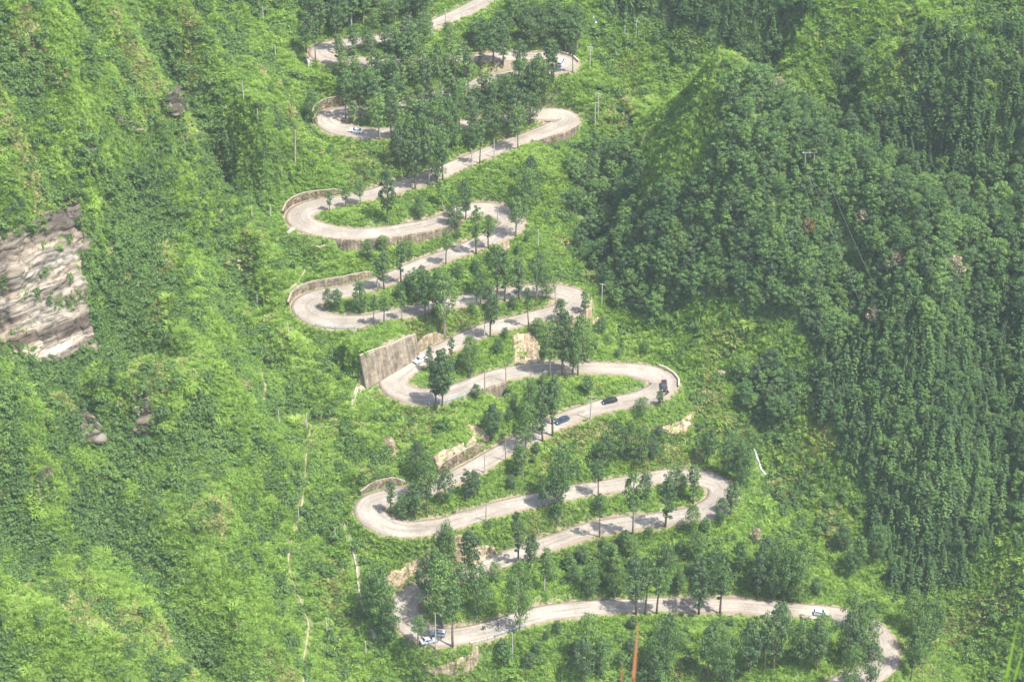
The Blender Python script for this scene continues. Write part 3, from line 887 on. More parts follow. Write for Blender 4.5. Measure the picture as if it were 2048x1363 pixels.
# ------------------------------------------------------------------ rock and stone faces laid over the slope
ROCKPOLY = []
ROCKVEG = []
def rock_patch(name, poly, m, res, off, rough, lab, cat, kind=None, tilt=0.0, group=None, keep=0.85, smoothit=True, holes=0.0, seed=1):
    poly = [tuple(p) for p in poly]
    ROCKPOLY.append((poly, keep))
    xs = [p[0] for p in poly]; ys = [p[1] for p in poly]
    gx = np.arange(min(xs) - 6, max(xs) + 6, res); gy = np.arange(min(ys) - 6, max(ys) + 6, res)
    PX, PY = np.meshgrid(gx, gy)
    X, Y, Z = cast(PX.ravel(), PY.ravel())
    P = np.stack([X, Y, Z], 1).reshape(PX.shape + (3,))
    wob = 5 * vnoise(PX, PY, 14, 60 + seed) + 3 * vnoise(PX, PY, 6, 61 + seed)
    ins = inpoly(PX + wob * 0.5, PY + wob * 0.5, poly)
    # distance inside the outline (in cells)
    dist = ins.astype(float); cur = ins.copy()
    for _ in range(6):
        c2 = cur.copy()
        c2[1:] &= cur[:-1]; c2[:-1] &= cur[1:]; c2[:, 1:] &= cur[:, :-1]; c2[:, :-1] &= cur[:, 1:]
        cur = c2; dist += cur
    if smoothit:
        for _ in range(4):
            Q = P.copy()
            Q[1:-1, 1:-1] = (P[1:-1, 1:-1] * 2 + P[:-2, 1:-1] + P[2:, 1:-1] + P[1:-1, :-2] + P[1:-1, 2:]) / 6
            P = Q
    dy_ = np.gradient(P, axis=0); dx_ = np.gradient(P, axis=1)
    nrm = np.cross(dx_, dy_)
    nrm /= np.linalg.norm(nrm, axis=2)[..., None] + 1e-9
    view = P - np.array([0, 0, CAM_Z])
    nrm *= -np.sign((nrm * view).sum(-1))[..., None]
    u = P[..., 0]; v = P[..., 2] * 0.84 + P[..., 1] * 0.54 - P[..., 0] * tilt
    vv = v + 0.7 * vnoise(u, v, 14, 80 + seed) + 0.22 * vnoise(u, v, 3, 81 + seed)
    saw = lambda q, p: (q / p - np.floor(q / p))
    st = (saw(vv, 9.5) - 0.5) * 1.2 * (0.4 + 0.6 * np.abs(vnoise(u, v, 11, 90))) + (saw(vv * 1.03 + 0.7, 2.6) - 0.5) * 0.22 * (np.abs(vnoise(u, v, 7, 91)) + 0.1) + vnoise(u * 0.25, v, 2.6, 70 + seed) * 0.22 + vnoise(u * 0.8, v, 1.1, 71 + seed) * 0.25 + vnoise(u, P[..., 1] + P[..., 2], 5, 72 + seed) * 0.8 + vnoise(u, v, 1.0, 73 + seed) * 0.3 + np.abs(vnoise(u, v * 0.3, 3.4, 74 + seed)) * 1.2 + vnoise(u, v * 0.5, 9, 75 + seed) * 1.6
    amt = off * np.clip(dist / 4.0, 0, 1) - 0.9 * (dist < 1.5) + rough * st * np.clip(dist / 3, 0, 1)
    P = P + nrm * amt[..., None]
    if 'stone' not in name:
        edge = ins.copy(); dd_ = ins.astype(float)
        for _ in range(16):
            c2 = edge.copy()
            c2[1:] &= edge[:-1]; c2[:-1] &= edge[1:]; c2[:, 1:] &= edge[:, :-1]; c2[:, :-1] &= edge[:, 1:]
            edge = c2; dd_ += edge
        veg = vnoise(u * 0.8, v * 0.8, 5, 95 + seed) + 0.5 * vnoise(u, v, 1.8, 96 + seed)
        pr_ = np.where(dd_ < 7, 0.055, np.where(dd_ < 15, 0.03 * (veg > -0.2), 0.028 * (veg > 0.42)))
        rv = np.random.default_rng(seed + 500)
        sel = ins & (rv.random(ins.shape) < pr_)
        ROCKVEG.append(np.column_stack([P[sel], PX[sel], PY[sel]]))
    fo = grid_faces(*PX.shape)
    keepf = (dist.ravel()[fo] > 0).any(1)
    me = mesh_np(name, P.reshape(-1, 3), fo[keepf][:, ::-1], smooth=False)
    set_vec(me, "uvw", np.stack([u, v, u * 0], -1).reshape(-1, 3))
    bm = bmesh.new(); bm.from_mesh(me)
    bmesh.ops.delete(bm, geom=[v_ for v_ in bm.verts if not v_.link_faces], context='VERTS')
    bm.to_mesh(me); bm.free()
    o = link(name, me, None, [m])
    tag(o, lab, cat, group, kind)
    return o

_c = cast([60, 60, 60, 60, 130, 130], [445, 540, 640, 728, 410, 700]); print("cliff y", _c[1], "z", _c[2])
rock_patch("cliff", [(-20,475),(30,455),(70,432),(110,412),(140,392),(158,395),(166,430),(176,462),(184,482),(168,505),(160,530),(166,560),(168,600),(178,650),(192,690),(190,715),(150,700),(120,725),(80,735),(40,715),(10,700),(-20,705)],
           M['rock'], 0.9, 1.3, 0.8, 'bare layered limestone cliff face at the left edge', 'cliff', kind='structure', tilt=0.55, keep=0.95)
ROCKS = [
 ([(322,185),(345,180),(362,205),(360,228),(340,232),(318,215)], 'dark overhanging rock outcrop high on the upper left slope'),
 ([(230,228),(258,240),(290,250),(305,262),(290,275),(255,262),(232,245)], 'grey slanting rock slab on the upper left slope'),
 ([(378,262),(410,270),(440,285),(425,300),(390,296)], 'jagged low rock outcrop right of the upper left slabs'),
 ([(172,270),(186,268),(192,320),(180,350),(170,320)], 'narrow brown rock rib above the big cliff'),
 ([(268,800),(300,790),(318,830),(310,870),(285,890),(262,860)], 'broken grey rock face below the scrub on the left slope'),
 ([(150,820),(185,815),(205,850),(200,890),(165,890)], 'brown rocky scar under bushes on the lower left slope'),
 ([(85,930),(105,935),(100,985),(78,1010),(68,980)], 'small steep rock scar near the left edge'),
 ([(262,740),(290,730),(300,760),(275,775)], 'small dark rock notch on the middle left slope'),
 ([(235,395),(262,385),(265,405),(242,412)], 'little rock ledge right of the cliff top'),
 ([(345,350),(358,350),(362,420),(350,428)], 'thin vertical rock streak on the upper left slope'),
]
for i_, (poly, lab) in enumerate(ROCKS):
    rock_patch("rock_outcrop", poly, M['rock_dark'], 0.9, -0.15, 1.3, lab, 'rock', tilt=0.5, keep=0.3, seed=i_ * 5 + 3, group='rock outcrops on the left slope')
STONES = [
 ([(1020,668),(1062,662),(1082,690),(1080,726),(1026,727)], 'w_pale', 'pale stone-faced bank between the sixth and fifth road legs'),
 ([(1085,655),(1150,642),(1210,628),(1200,648),(1150,656),(1100,668)], 'w_pale', 'pale rocky strip under the right bend of the sixth leg'),
 ([(1290,858),(1335,850),(1360,835),(1388,822),(1390,832),(1372,868),(1345,870)], 'w_pale', 'pale bare bank below the bend with the dark red car'),
 ([(762,1168),(768,1142),(800,1136),(815,1120),(860,1106),(870,1130),(830,1148),(800,1175),(775,1180)], 'w_pale', 'cream sprayed-concrete bank above the bottom left bend'),
 ([(905,1075),(925,1062),(940,1090),(990,1088),(995,1108),(960,1128),(915,1135),(905,1110)], 'w_pale', 'cream bank behind slim trees above the second leg'),
 ([(835,1336),(870,1332),(910,1320),(945,1300),(955,1288),(962,1310),(955,1340),(920,1352),(870,1354)], 'w_pale', 'curved pale masonry wall below the bottom left bend'),
 ([(762,872),(790,872),(800,905),(790,922),(762,905)], 'w_rubble', 'brown rubble patch on the slope left of the third leg'),
 ([(862,912),(885,895),(925,885),(945,870),(958,880),(930,905),(875,938)], 'w_pale', 'weedy pale stone bank above the third road leg'),
 ([(930,845),(955,850),(985,875),(975,888),(945,880)], 'w_pale', 'small pale bank beneath the grey slab wall'),
 ([(618,492),(650,488),(664,494),(640,500)], 'w_pale', 'thin pale ledge below the ninth leg near its left bend'),
 ([(712,770),(718,738),(735,760),(742,772),(722,790)], 'w_pale', 'cream run-off stain beside the left end of the slab wall'),
 ([(1000,485),(1018,478),(1022,500),(1005,508)], 'w_pale', 'tiny pale bank under the right bend of the eighth leg'),
 ([(655,1040),(656,1040),(657,1041)], None, ''),
]
for i_, (poly, mk, lab) in enumerate(STONES):
    if mk is None: continue
    rock_patch("stone_bank", poly, M[mk], 1.6, 0.55, 0.22, lab, 'stone bank', keep=0.8, seed=200 + i_ * 7, group='pale stone banks between road legs')

# ------------------------------------------------------------------ foliage meshes
def leaf_quads(C, Nrm, size, r, aspect=0.7):
    """one quad per centre, facing its normal"""
    n = len(C)
    Nrm = Nrm / (np.linalg.norm(Nrm, axis=1)[:, None] + 1e-9)
    a = r.normal(size=(n, 3)); a -= Nrm * (a * Nrm).sum(1)[:, None]; a /= np.linalg.norm(a, axis=1)[:, None] + 1e-9
    b = np.cross(Nrm, a)
    s = np.broadcast_to(size, (n,))[:, None]
    a = a * s * 0.5; b = b * s * 0.5 * aspect
    V = np.stack([C - a, C - b * 0.9 + Nrm * s * 0.08, C + a, C + b * 0.9 + Nrm * s * 0.08], 1).reshape(-1, 3)
    return V, np.arange(4 * n).reshape(-1, 4)

def blob_leaves(centres, radii, per, size, r, flat=0.75, updown=0.25):
    out = []
    for c, rad in zip(centres, radii):
        d = r.normal(size=(per, 3)); d[:, 2] = np.abs(d[:, 2]) * 0.9 - updown
        d /= np.linalg.norm(d, axis=1)[:, None]
        q = c + d * rad * np.array([1, 1, flat]) * r.uniform(0.55, 1.08, (per, 1))
        nr = d + r.normal(size=(per, 3)) * 0.38 + np.array([0, 0, 0.3])
        V, F = leaf_quads(q, nr, r.uniform(size * 0.6, size * 1.35, per), r)
        out.append((V, F))
    Vs = []; Fs = []; o = 0
    for V, F in out: Vs.append(V); Fs.append(F + o); o += len(V)
    return np.concatenate(Vs), np.concatenate(Fs)

def tree_meshes(seed, Ht, Rc, z0f, nb, per, leaf, slender=True, lean=0.02, nlimb=9, trunk_r=0.02):
    r = np.random.default_rng(seed)
    z0 = Ht * z0f
    tb = MB()
    lx, ly = r.normal(0, lean, 2)
    pts = []
    for k in range(7):
        t = k / 6
        pts.append((lx * Ht * t + 0.12 * math.sin(t * 5 + seed), ly * Ht * t + 0.12 * math.cos(t * 4 + seed), Ht * 0.93 * t - (0.8 if k == 0 else 0)))
    r0 = Ht * trunk_r
    tb.tube(pts, [r0 * (1.25 - 1.1 * k / 6) for k in range(7)], 6)
    def axis(z):
        t = min(max(z / (Ht * 0.93), 0), 1)
        return np.array([lx * Ht * t + 0.12 * math.sin(t * 5 + seed), ly * Ht * t + 0.12 * math.cos(t * 4 + seed), z])
    C = []; Rr = []
    for k in range(nb):
        t = (k + r.uniform(0, 1)) / nb
        z = z0 + (Ht - z0) * t ** 0.9
        prof = (math.sin(math.pi * min(0.12 + t * 0.82, 1)) ** 0.75)
        ang = k * 2.4 + r.uniform(-0.6, 0.6)
        rad = Rc * prof * r.uniform(0.35, 1.0)
        c = axis(z) + np.array([math.cos(ang) * rad, math.sin(ang) * rad, r.uniform(-0.3, 0.3)])
        C.append(c); Rr.append(Rc * r.uniform(0.20, 0.40) * (0.75 + 0.4 * prof))
        if k % max(nb // nlimb, 1) == 0:
            s0 = axis(max(z - rad * 0.9 - 0.4, z0 * 0.8))
            mid = (s0 + c) / 2 + np.array([0, 0, 0.25])
            tb.tube([s0, mid, c], [r0 * 0.42, r0 * 0.28, r0 * 0.12], 5, cap=False)
    V, F = blob_leaves(np.array(C), Rr, per, leaf, r)
    return tb.mesh("trunk", True), mesh_np("crown", V, F)

def conifer_meshes(seed, Ht, Rc, layers, per, leaf):
    r = np.random.default_rng(seed)
    tb = MB(); tb.tube([(0, 0, -0.8), (0, 0, Ht * 0.5), (0, 0, Ht * 0.97)], [Ht*0.02, Ht*0.012, 0.02], 5)
    Vs = []; Fs = []; o = 0
    for k in range(layers):
        t = k / (layers - 1)
        z = Ht * (0.14 + 0.84 * t)
        rad = Rc * (1 - t) ** 0.75 * r.uniform(0.85, 1.1) + 0.12
        nbr = max(5, int(9 * (1 - t) + 4))
        for b in range(nbr):
            a = 2 * math.pi * (b + r.uniform(-0.3, 0.3)) / nbr + k
            L = rad * r.uniform(0.7, 1.12)
            m_ = max(int(per * (1 - 0.6 * t)), 3)
            q = r.uniform(0.25, 1.0, m_)
            c = np.stack([np.cos(a) * L * q, np.sin(a) * L * q, z - 0.32 * L * q + 0.15 * L * q * q + r.normal(0, 0.08, m_)], 1) + r.normal(0, 0.1, (m_, 3))
            nr = np.stack([np.cos(a) * 0.5 + r.normal(0, .3, m_), np.sin(a) * 0.5 + r.normal(0, .3, m_), np.full(m_, 0.85)], 1)
            V, F = leaf_quads(c, nr, r.uniform(leaf * 0.7, leaf * 1.3, m_), r)
            Vs.append(V); Fs.append(F + o); o += len(V)
    return tb.mesh("trunk", True), mesh_np("crown", np.concatenate(Vs), np.concatenate(Fs))

ROADT = [tree_meshes(100 + i, 10.0, rc * 1.05, z0, int(nb * 1.35), int(per * 0.95), 0.33) for i, (rc, z0, nb, per) in enumerate(
    [(1.9, 0.34, 26, 60), (1.6, 0.42, 22, 60), (2.2, 0.28, 32, 62), (1.5, 0.30, 24, 58), (2.0, 0.45, 24, 62), (2.4, 0.36, 30, 60), (1.75, 0.22, 28, 60), (1.4, 0.5, 16, 58)])]
WIDET = [tree_meshes(150 + i, 8.0, rc * 1.05, z0, 46, 62, 0.33, trunk_r=0.022) for i, (rc, z0) in enumerate([(2.6, 0.18), (2.9, 0.15), (2.3, 0.2), (2.0, 0.28), (2.5, 0.1)])]
FORT = [tree_meshes(200 + i, 8.0, rc * 1.05, z0, 38, 68, 0.34) for i, (rc, z0) in enumerate([(2.3, 0.2), (2.6, 0.25), (2.0, 0.15), (2.9, 0.3), (1.8, 0.2), (2.5, 0.1)])]
CONT = [conifer_meshes(300 + i, 9.0, rc, 14, 9, 0.5) for i, rc in enumerate([1.8, 1.5, 2.1])]
def bush_mesh(seed, R_, nb, per, leaf):
    r = np.random.default_rng(seed)
    C = np.stack([r.uniform(-R_, R_, nb) * 0.75, r.uniform(-R_, R_, nb) * 0.75, r.uniform(0.15, 0.85, nb) * R_], 1)
    V, F = blob_leaves(C, r.uniform(0.38, 0.6, nb) * R_, per, leaf, r)
    return mesh_np("shrub", V, F)
BUSH = [bush_mesh(400 + i, 1.0, 9, 60, 0.27) for i in range(5)]
for q, (t_, c_) in enumerate(ROADT + WIDET): t_.materials.append(M['bark_pale' if q % 4 == 1 else 'bark']); c_.materials.append(M[('leaf_road', 'leaf_road_b', 'leaf_road_c', 'leaf_road')[q % 4]])
for q, (t_, c_) in enumerate(FORT): t_.materials.append(M['bark_pale']); c_.materials.append(M[('leaf_forest', 'leaf_forest_b', 'leaf_forest_c')[q % 3]])
for t_, c_ in CONT: t_.materials.append(M['bark']); c_.materials.append(M['leaf_conifer'])
for b_ in BUSH: b_.materials.append(M['leaf_bush'])
def variant(me, m):
    c = me.copy(); c.materials.clear(); c.materials.append(m); return c

def plant(pair, name, x, y, scl, label, cat, group, z=None, wide=1.0, crown=None):
    zz = float(ground(x, y)) if z is None else z
    o = empty(name, (float(x), float(y), zz), random.uniform(0, 6.28))
    t = link("trunk", pair[0], o); c = link("crown", crown or pair[1], o)
    s = Matrix.Diagonal((scl * wide, scl * wide, scl, 1))
    t.scale = (scl * wide, scl * wide, scl); c.scale = (scl * wide, scl * wide, scl)
    tag(o, label, cat, group)
    return o

# ------------------------------------------------------------------ roadside trees: base pixel x, y, height in pixels, kind (r roadside, w wide)
RT = [
(655,415,38,'r'),(690,410,32,'r'),(718,399,46,'r'),(776,448,105,'r'),(842,440,42,'w'),(905,452,72,'w'),(888,424,60,'r'),(920,432,78,'w'),(948,502,92,'r'),
(974,493,62,'r'),(1024,469,76,'r'),(1047,432,95,'w'),(1062,402,85,'w'),(888,522,66,'r'),(745,571,66,'r'),(762,566,76,'r'),(797,562,80,'r'),
(653,626,42,'w'),(676,620,40,'w'),(722,628,62,'w'),(750,641,58,'r'),(767,643,52,'r'),(794,634,58,'r'),(848,628,85,'w'),(866,617,82,'w'),(832,604,62,'w'),
(888,676,130,'r'),(978,667,104,'r'),(1053,646,78,'r'),(1118,632,62,'r'),(1160,623,66,'r'),(1035,592,80,'r'),(1006,597,100,'r'),(996,592,110,'r'),(1072,600,80,'r'),
(958,606,66,'w'),(1092,594,62,'w'),(885,812,112,'w'),(868,800,84,'w'),(860,745,52,'r'),(902,720,46,'r'),(942,752,78,'w'),(1100,742,112,'r'),(1122,744,124,'r'),
(1156,746,118,'r'),(1140,738,92,'w'),(1182,732,84,'w'),(1082,878,112,'r'),(1104,868,124,'r'),(1128,838,88,'r'),(1062,850,88,'w'),(1040,888,96,'w'),(986,884,76,'w'),
(1320,815,34,'w'),(1250,922,62,'w'),(1212,932,66,'w'),(1280,930,78,'w'),(1302,922,58,'w'),(1415,930,72,'w'),(1450,955,84,'w'),(1482,975,92,'w'),(1494,950,94,'w'),
(1045,962,74,'r'),(1036,945,56,'w'),(777,1028,66,'r'),(855,1032,112,'r'),(850,992,96,'w'),(836,960,78,'w'),(832,1042,76,'w'),(802,1046,48,'w'),
(890,1012,76,'w'),(934,1002,66,'r'),(948,994,54,'w'),(1082,1008,62,'w'),(1112,1042,104,'w'),(1122,1004,118,'w'),(1193,1064,92,'r'),(1190,984,74,'r'),
(1265,1070,136,'r'),(1330,1052,108,'r'),(1394,1012,82,'r'),(1382,1066,60,'w'),(1442,1050,56,'w'),(1462,1034,72,'w'),(1290,1000,56,'w'),(1352,992,60,'w'),
(929,1152,104,'r'),(941,1156,112,'r'),(1032,1122,110,'r'),(892,1130,92,'w'),(889,1215,108,'w'),(1038,1243,142,'w'),(914,1272,128,'r'),(847,1266,62,'r'),
(762,1272,132,'w'),(780,1292,102,'w'),(742,1222,92,'w'),(852,1202,92,'w'),(864,1180,98,'w'),(958,1234,106,'w'),(922,1218,96,'w'),(892,1270,136,'w'),
(1089,1185,92,'r'),(1062,1142,78,'w'),(1180,1194,72,'w'),(1214,1168,84,'r'),(1232,1198,86,'w'),(1268,1220,112,'r'),(1287,1217,132,'r'),(1310,1218,102,'r'),
(1229,1196,112,'r'),(1395,1219,112,'r'),(1442,1217,130,'r'),(1358,1198,48,'w'),(1424,1194,96,'w'),(1545,1340,138,'r'),(1527,1345,132,'r'),(1498,1348,112,'w'),
(1560,1302,104,'w'),(1577,1214,112,'w'),(1548,1200,104,'w'),(1602,1212,104,'w'),(1515,1197,92,'w'),(1415,1352,112,'w'),(1332,1342,122,'w'),(1307,1366,98,'w'),
(1706,1262,84,'w'),(1700,1340,120,'w'),(1722,1282,84,'w'),(1740,1338,104,'w'),(1736,1304,84,'w'),(1690,1374,104,'w'),(1740,1376,96,'w'),(1822,1362,118,'w'),(1838,1328,112,'w'),(1858,1287,92,'w'),(1822,1262,88,'w'),(1682,1102,56,'w'),
(1718,1142,74,'w'),(1756,1120,72,'w'),(1698,1154,58,'w'),(1180,1332,112,'w'),(1166,1366,94,'w'),(1008,1332,58,'w'),(1200,1350,80,'w'),(1600,1330,100,'w'),(1640,1310,90,'w'),
(1632,1345,110,'w'),(1480,1150,72,'w'),(1330,1150,66,'w'),(1390,1120,60,'w'),(1560,1150,84,'w'),(1530,1160,90,'w'),(1600,1170,90,'w'),(1450,1380,100,'w'),
# upper grove
(618,104,72,'r'),(639,119,74,'r'),(673,113,82,'r'),(682,128,56,'w'),(627,244,60,'w'),(690,241,92,'r'),(719,230,92,'r'),(757,271,84,'r'),(779,273,92,'r'),
(789,205,88,'r'),(741,222,84,'r'),(878,200,110,'r'),(853,210,88,'r'),(935,184,88,'r'),(817,128,78,'r'),(877,124,78,'r'),(1036,156,76,'r'),(1094,149,76,'r'),
(1104,146,72,'r'),(1131,139,78,'r'),(1001,118,76,'r'),(983,250,86,'r'),(1012,243,90,'r'),(1036,298,86,'r'),(1053,275,92,'r'),(953,323,78,'r'),(916,259,92,'r'),
(858,371,118,'r'),(830,376,104,'r'),(868,358,104,'w'),(882,356,88,'r'),(1080,228,92,'w'),(800,340,88,'w'),(820,320,84,'w'),(850,330,92,'w'),(905,300,92,'w'),
(880,310,96,'w'),(845,300,88,'w'),(1060,215,84,'w'),(1040,205,80,'w'),(1075,195,80,'w'),
]
GROVE = [(612,40),(700,-10),(860,-10),(905,10),(980,20),(1100,30),(1160,70),(1150,120),(1080,210),(1100,240),(1000,290),(930,310),(860,350),(800,345),(790,290),(690,255),(680,220),(690,160),(650,100)]
pts = []
gx = rng.uniform(600, 1165, 1500); gy = rng.uniform(-15, 350, 1500)
ok = inpoly(gx, gy, GROVE)
gx, gy = gx[ok], gy[ok]
X, Y, Z = cast(gx, gy)
chosen = []
allx, ally, _ = cast([t[0] for t in RT], [t[1] for t in RT])
occ = list(zip(allx, ally))
for x, y, qx, qy in zip(X, Y, gx, gy):
    dd = float(bil(DR, GX0, GY0, GS, x, y)) - 3.4
    if dd < 0.9 or inpoly([qx], [qy], [(868,-5),(1020,-30),(1015,70),(930,100),(880,130),(850,90)])[0]: continue
    if all((x-a)**2 + (y-b)**2 > 2.9**2 for a, b in occ):
        occ.append((x, y)); chosen.append((x, y, qx, qy))
print("grove trees", len(chosen))
rows = []
for k, (bx, by, hp, kd) in enumerate(RT):
    x, y = float(allx[k]), float(ally[k])
    dd = float(bil(DR, GX0, GY0, GS, x, y)); hwl = float(bil(HWG, GX0, GY0, GS, x, y))
    if dd < hwl + 0.7:      # keep trunks off the carriageway: push to the verge
        i = int(STN[int(round((y - GY0) / GS)), int(round((x - GX0) / GS))])
        v = np.array([x, y]) - RP[i, :2]
        v = v / (np.linalg.norm(v) + 1e-6)
        x, y = RP[i, :2] + v * (HW[i] + 0.9)
    i = int(np.argmin(np.hypot(RP[:, 0] - x, RP[:, 1] - y)))
    leg = sum(1 for b in bend_i if b < i) + 1
    dist = math.hypot(RP[i, 0] - x, RP[i, 1] - y)
    rows.append(dict(x=float(x), y=float(y), hp=hp, kd=kd, leg=leg, dist=dist, above=y > RP[i, 1], px=bx, py=by))
from collections import defaultdict
byleg = defaultdict(list)
for r_ in rows: byleg[(r_['leg'], r_['above'])].append(r_)
NLEG = len(bend_i) + 1
for (leg, ab), L in byleg.items():
    L.sort(key=lambda r_: r_['px'])
    for q, r_ in enumerate(L):
        size = 'short' if r_['hp'] < 62 else ('tall' if r_['hp'] > 98 else 'medium-height')
        frm = f"{ordn(leg)} road leg from the bottom" if leg <= 7 else f"{ordn(NLEG + 1 - leg)} road leg from the top"
        r_['label'] = f"{size} tree {'above' if ab else 'below'} the {frm}, {ordn(q + 1)} from the left"
def mpp(x, y, z):      # metres per photo pixel, for an upright height
    return (y * CT - (z - CAM_Z) * ST) / FPX / CT
for k, r_ in enumerate(rows):
    z = float(ground(r_['x'], r_['y']))
    hm = r_['hp'] * mpp(r_['x'], r_['y'], z) * 0.97
    if r_['kd'] == 'r':
        pr = ROADT[(k * 5 + 3) % len(ROADT)]; base = 10.0; wd = random.uniform(0.8, 1.08) * (1.0 if hm > 8 else 1.15) * (10 / max(hm, 8)) ** 0.35
        nm = 'slender_tree'
    else:
        pr = WIDET[k % 5]; base = 8.0; wd = random.uniform(0.72, 0.98) * (8 / max(hm, 7)) ** 0.45
        nm = 'leafy_tree'
    plant(pr, nm, r_['x'], r_['y'], hm / base, r_['label'], 'tree', 'trees beside the hairpin road', z=z, wide=wd)
for k, (x, y, qx, qy) in enumerate(chosen):
    hm = random.uniform(8, 14)
    plant(ROADT[k % len(ROADT)] if k % 3 else WIDET[k % 2], 'grove_tree', float(x), float(y), hm / 9.5, 'dark green tree in the dense grove around the topmost road legs', 'tree',
          'trees of the grove at the top of the road', wide=random.uniform(0.95, 1.2))

CORR = [(640,470),(760,480),(1000,470),(1080,480),(1180,640),(1300,700),(1380,760),(1420,900),(1490,960),(1480,1080),(1660,1160),(1680,1363),(1000,1363),(980,1300),(780,1140),(900,1060),(960,980),(870,940),(940,860),(900,820),(860,740),(900,660),(640,520)]
ga = rng.uniform(620, 1700, 900); gb = rng.uniform(400, 1363, 900); okc = inpoly(ga, gb, CORR); ga, gb = ga[okc], gb[okc]
for p_, k_ in ROCKPOLY: okc = ~inpoly(ga, gb, p_); ga, gb = ga[okc], gb[okc]
CARPX = [(840,722),(1221,804),(1329,775),(877,1270),(857,1284),(1124,843),(1641,1229)]
okc = np.array([not any(abs(a - c[0]) < 26 and -4 < b - c[1] < 62 for c in CARPX) for a, b in zip(ga, gb)]); ga, gb = ga[okc], gb[okc]
gX, gY, gZ = cast(ga, gb); occ3 = list(occ); nc = 0
for x, y in zip(gX, gY):
    if nc >= 95: break
    if float(bil(DR - HWG, GX0, GY0, GS, x, y)) < 1.6 or any((x-a)**2 + (y-b)**2 < 3.2**2 for a, b in occ3): continue
    occ3.append((x, y)); nc += 1
    plant(WIDET[nc % 5], 'young_tree', float(x), float(y), random.uniform(0.35, 0.8), 'low leafy tree in the scrub between the hairpin legs', 'tree', 'low trees in the scrub between the legs', wide=random.uniform(0.95, 1.2))
CT_ = [(-12,462),(4,456),(18,452),(33,444),(47,438),(62,428),(78,424),(92,416),(106,408),(120,404),(134,396),(148,390),(162,392),(172,402),(178,436),(186,470),(176,512),(170,548),(176,590),(184,640),(196,690),(180,716),(150,722),(120,734),(92,742),(62,740),(30,732),(5,722)]
tx_, ty_, tz_ = cast([c[0] for c in CT_], [c[1] for c in CT_])
for k in range(len(CT_)):
    plant(WIDET[k % 5], 'shrubby_tree', float(tx_[k]), float(ty_[k]) + (0.6 if k < 13 else -0.4), random.uniform(0.34, 0.62), 'low bushy tree crowding the rim of the big cliff' if k < 13 else 'low bushy tree at the side or foot of the big cliff', 'tree',
          'bushy trees round the big cliff', wide=1.15, crown=None)
# ------------------------------------------------------------------ forests
def scatter_world(spacing, seed, xr=(-190, 235), yr=(440, 930)):
    r = np.random.default_rng(seed)
    nx = int((xr[1]-xr[0]) / spacing); ny = int((yr[1]-yr[0]) / spacing)
    x = xr[0] + (np.arange(nx)[None] + r.uniform(0, 1, (ny, nx))) * spacing
    y = yr[0] + (np.arange(ny)[:, None] + r.uniform(0, 1, (ny, nx))) * spacing
    x = x.ravel(); y = y.ravel(); z = ground(x, y)
    px, py = project(x, y, z)
    return x, y, z, px, py

def visible(x, y, z, lift=3.0):
    """is the point lift metres above the ground seen past the terrain"""
    out = np.ones(len(x), bool)
    tx, ty, tz = x, y, z + lift
    for f in np.linspace(0.55, 0.985, 90):
        g = ground(tx * f, ty * f); zz = CAM_Z + (tz - CAM_Z) * f
        inside = (ty * f > GY0 + 2)
        out &= ~(inside & (zz < g))
    return out

BROAD = [[(1135,355),(1165,310),(1235,275),(1285,310),(1285,370),(1262,440),(1370,385),(1445,285),(1452,200),(1470,150),(1510,160),(1570,195),(1660,245),(1760,305),(1850,355),(1900,400),(1900,520),(1830,600),(1740,640),(1700,700),(1640,720),(1590,640),(1500,640),(1470,590),(1400,590),(1320,640),(1250,620),(1200,580),(1160,500),(1150,430)],
         [(1570,380),(1640,330),(1740,400),(1900,470),(2060,500),(2060,640),(1880,640),(1700,600)],
         [(1880,380),(2060,330),(2060,520),(1900,460)], [(1470,760),(1560,740),(1600,830),(1560,870),(1500,850)]]
CONIF = [[(1690,700),(1760,620),(1900,600),(2060,600),(2060,1030),(1960,1100),(1930,1150),(1850,1190),(1790,1180),(1750,1090),(1730,950),(1660,850),(1610,740)],
         [(1200,-30),(1640,-30),(1620,40),(1520,100),(1420,90),(1380,50),(1200,30)],
         [(1830,40),(1900,60),(1980,200),(2000,340),(1960,400),(1860,380),(1700,330),(1700,260),(1780,260),(1850,180)],
         [(1560,290),(1620,280),(1700,360),(1800,420),(1720,440),(1640,380)] ,
         [(2000,180),(2060,160),(2060,330),(2010,340)]]
CLEAR = [[(1655,420),(1670,410),(1745,600),(1725,610)]]
def choose(polys, x, y, z, px, py, dmin=7):
    m = np.zeros(len(x), bool)
    for p in polys: m |= inpoly(px, py, p)
    for p in CLEAR: m &= ~inpoly(px, py, p)
    m &= bil(DR, GX0, GY0, GS, x, y) > dmin
    m &= visible(x, y, z, 5)
    return m

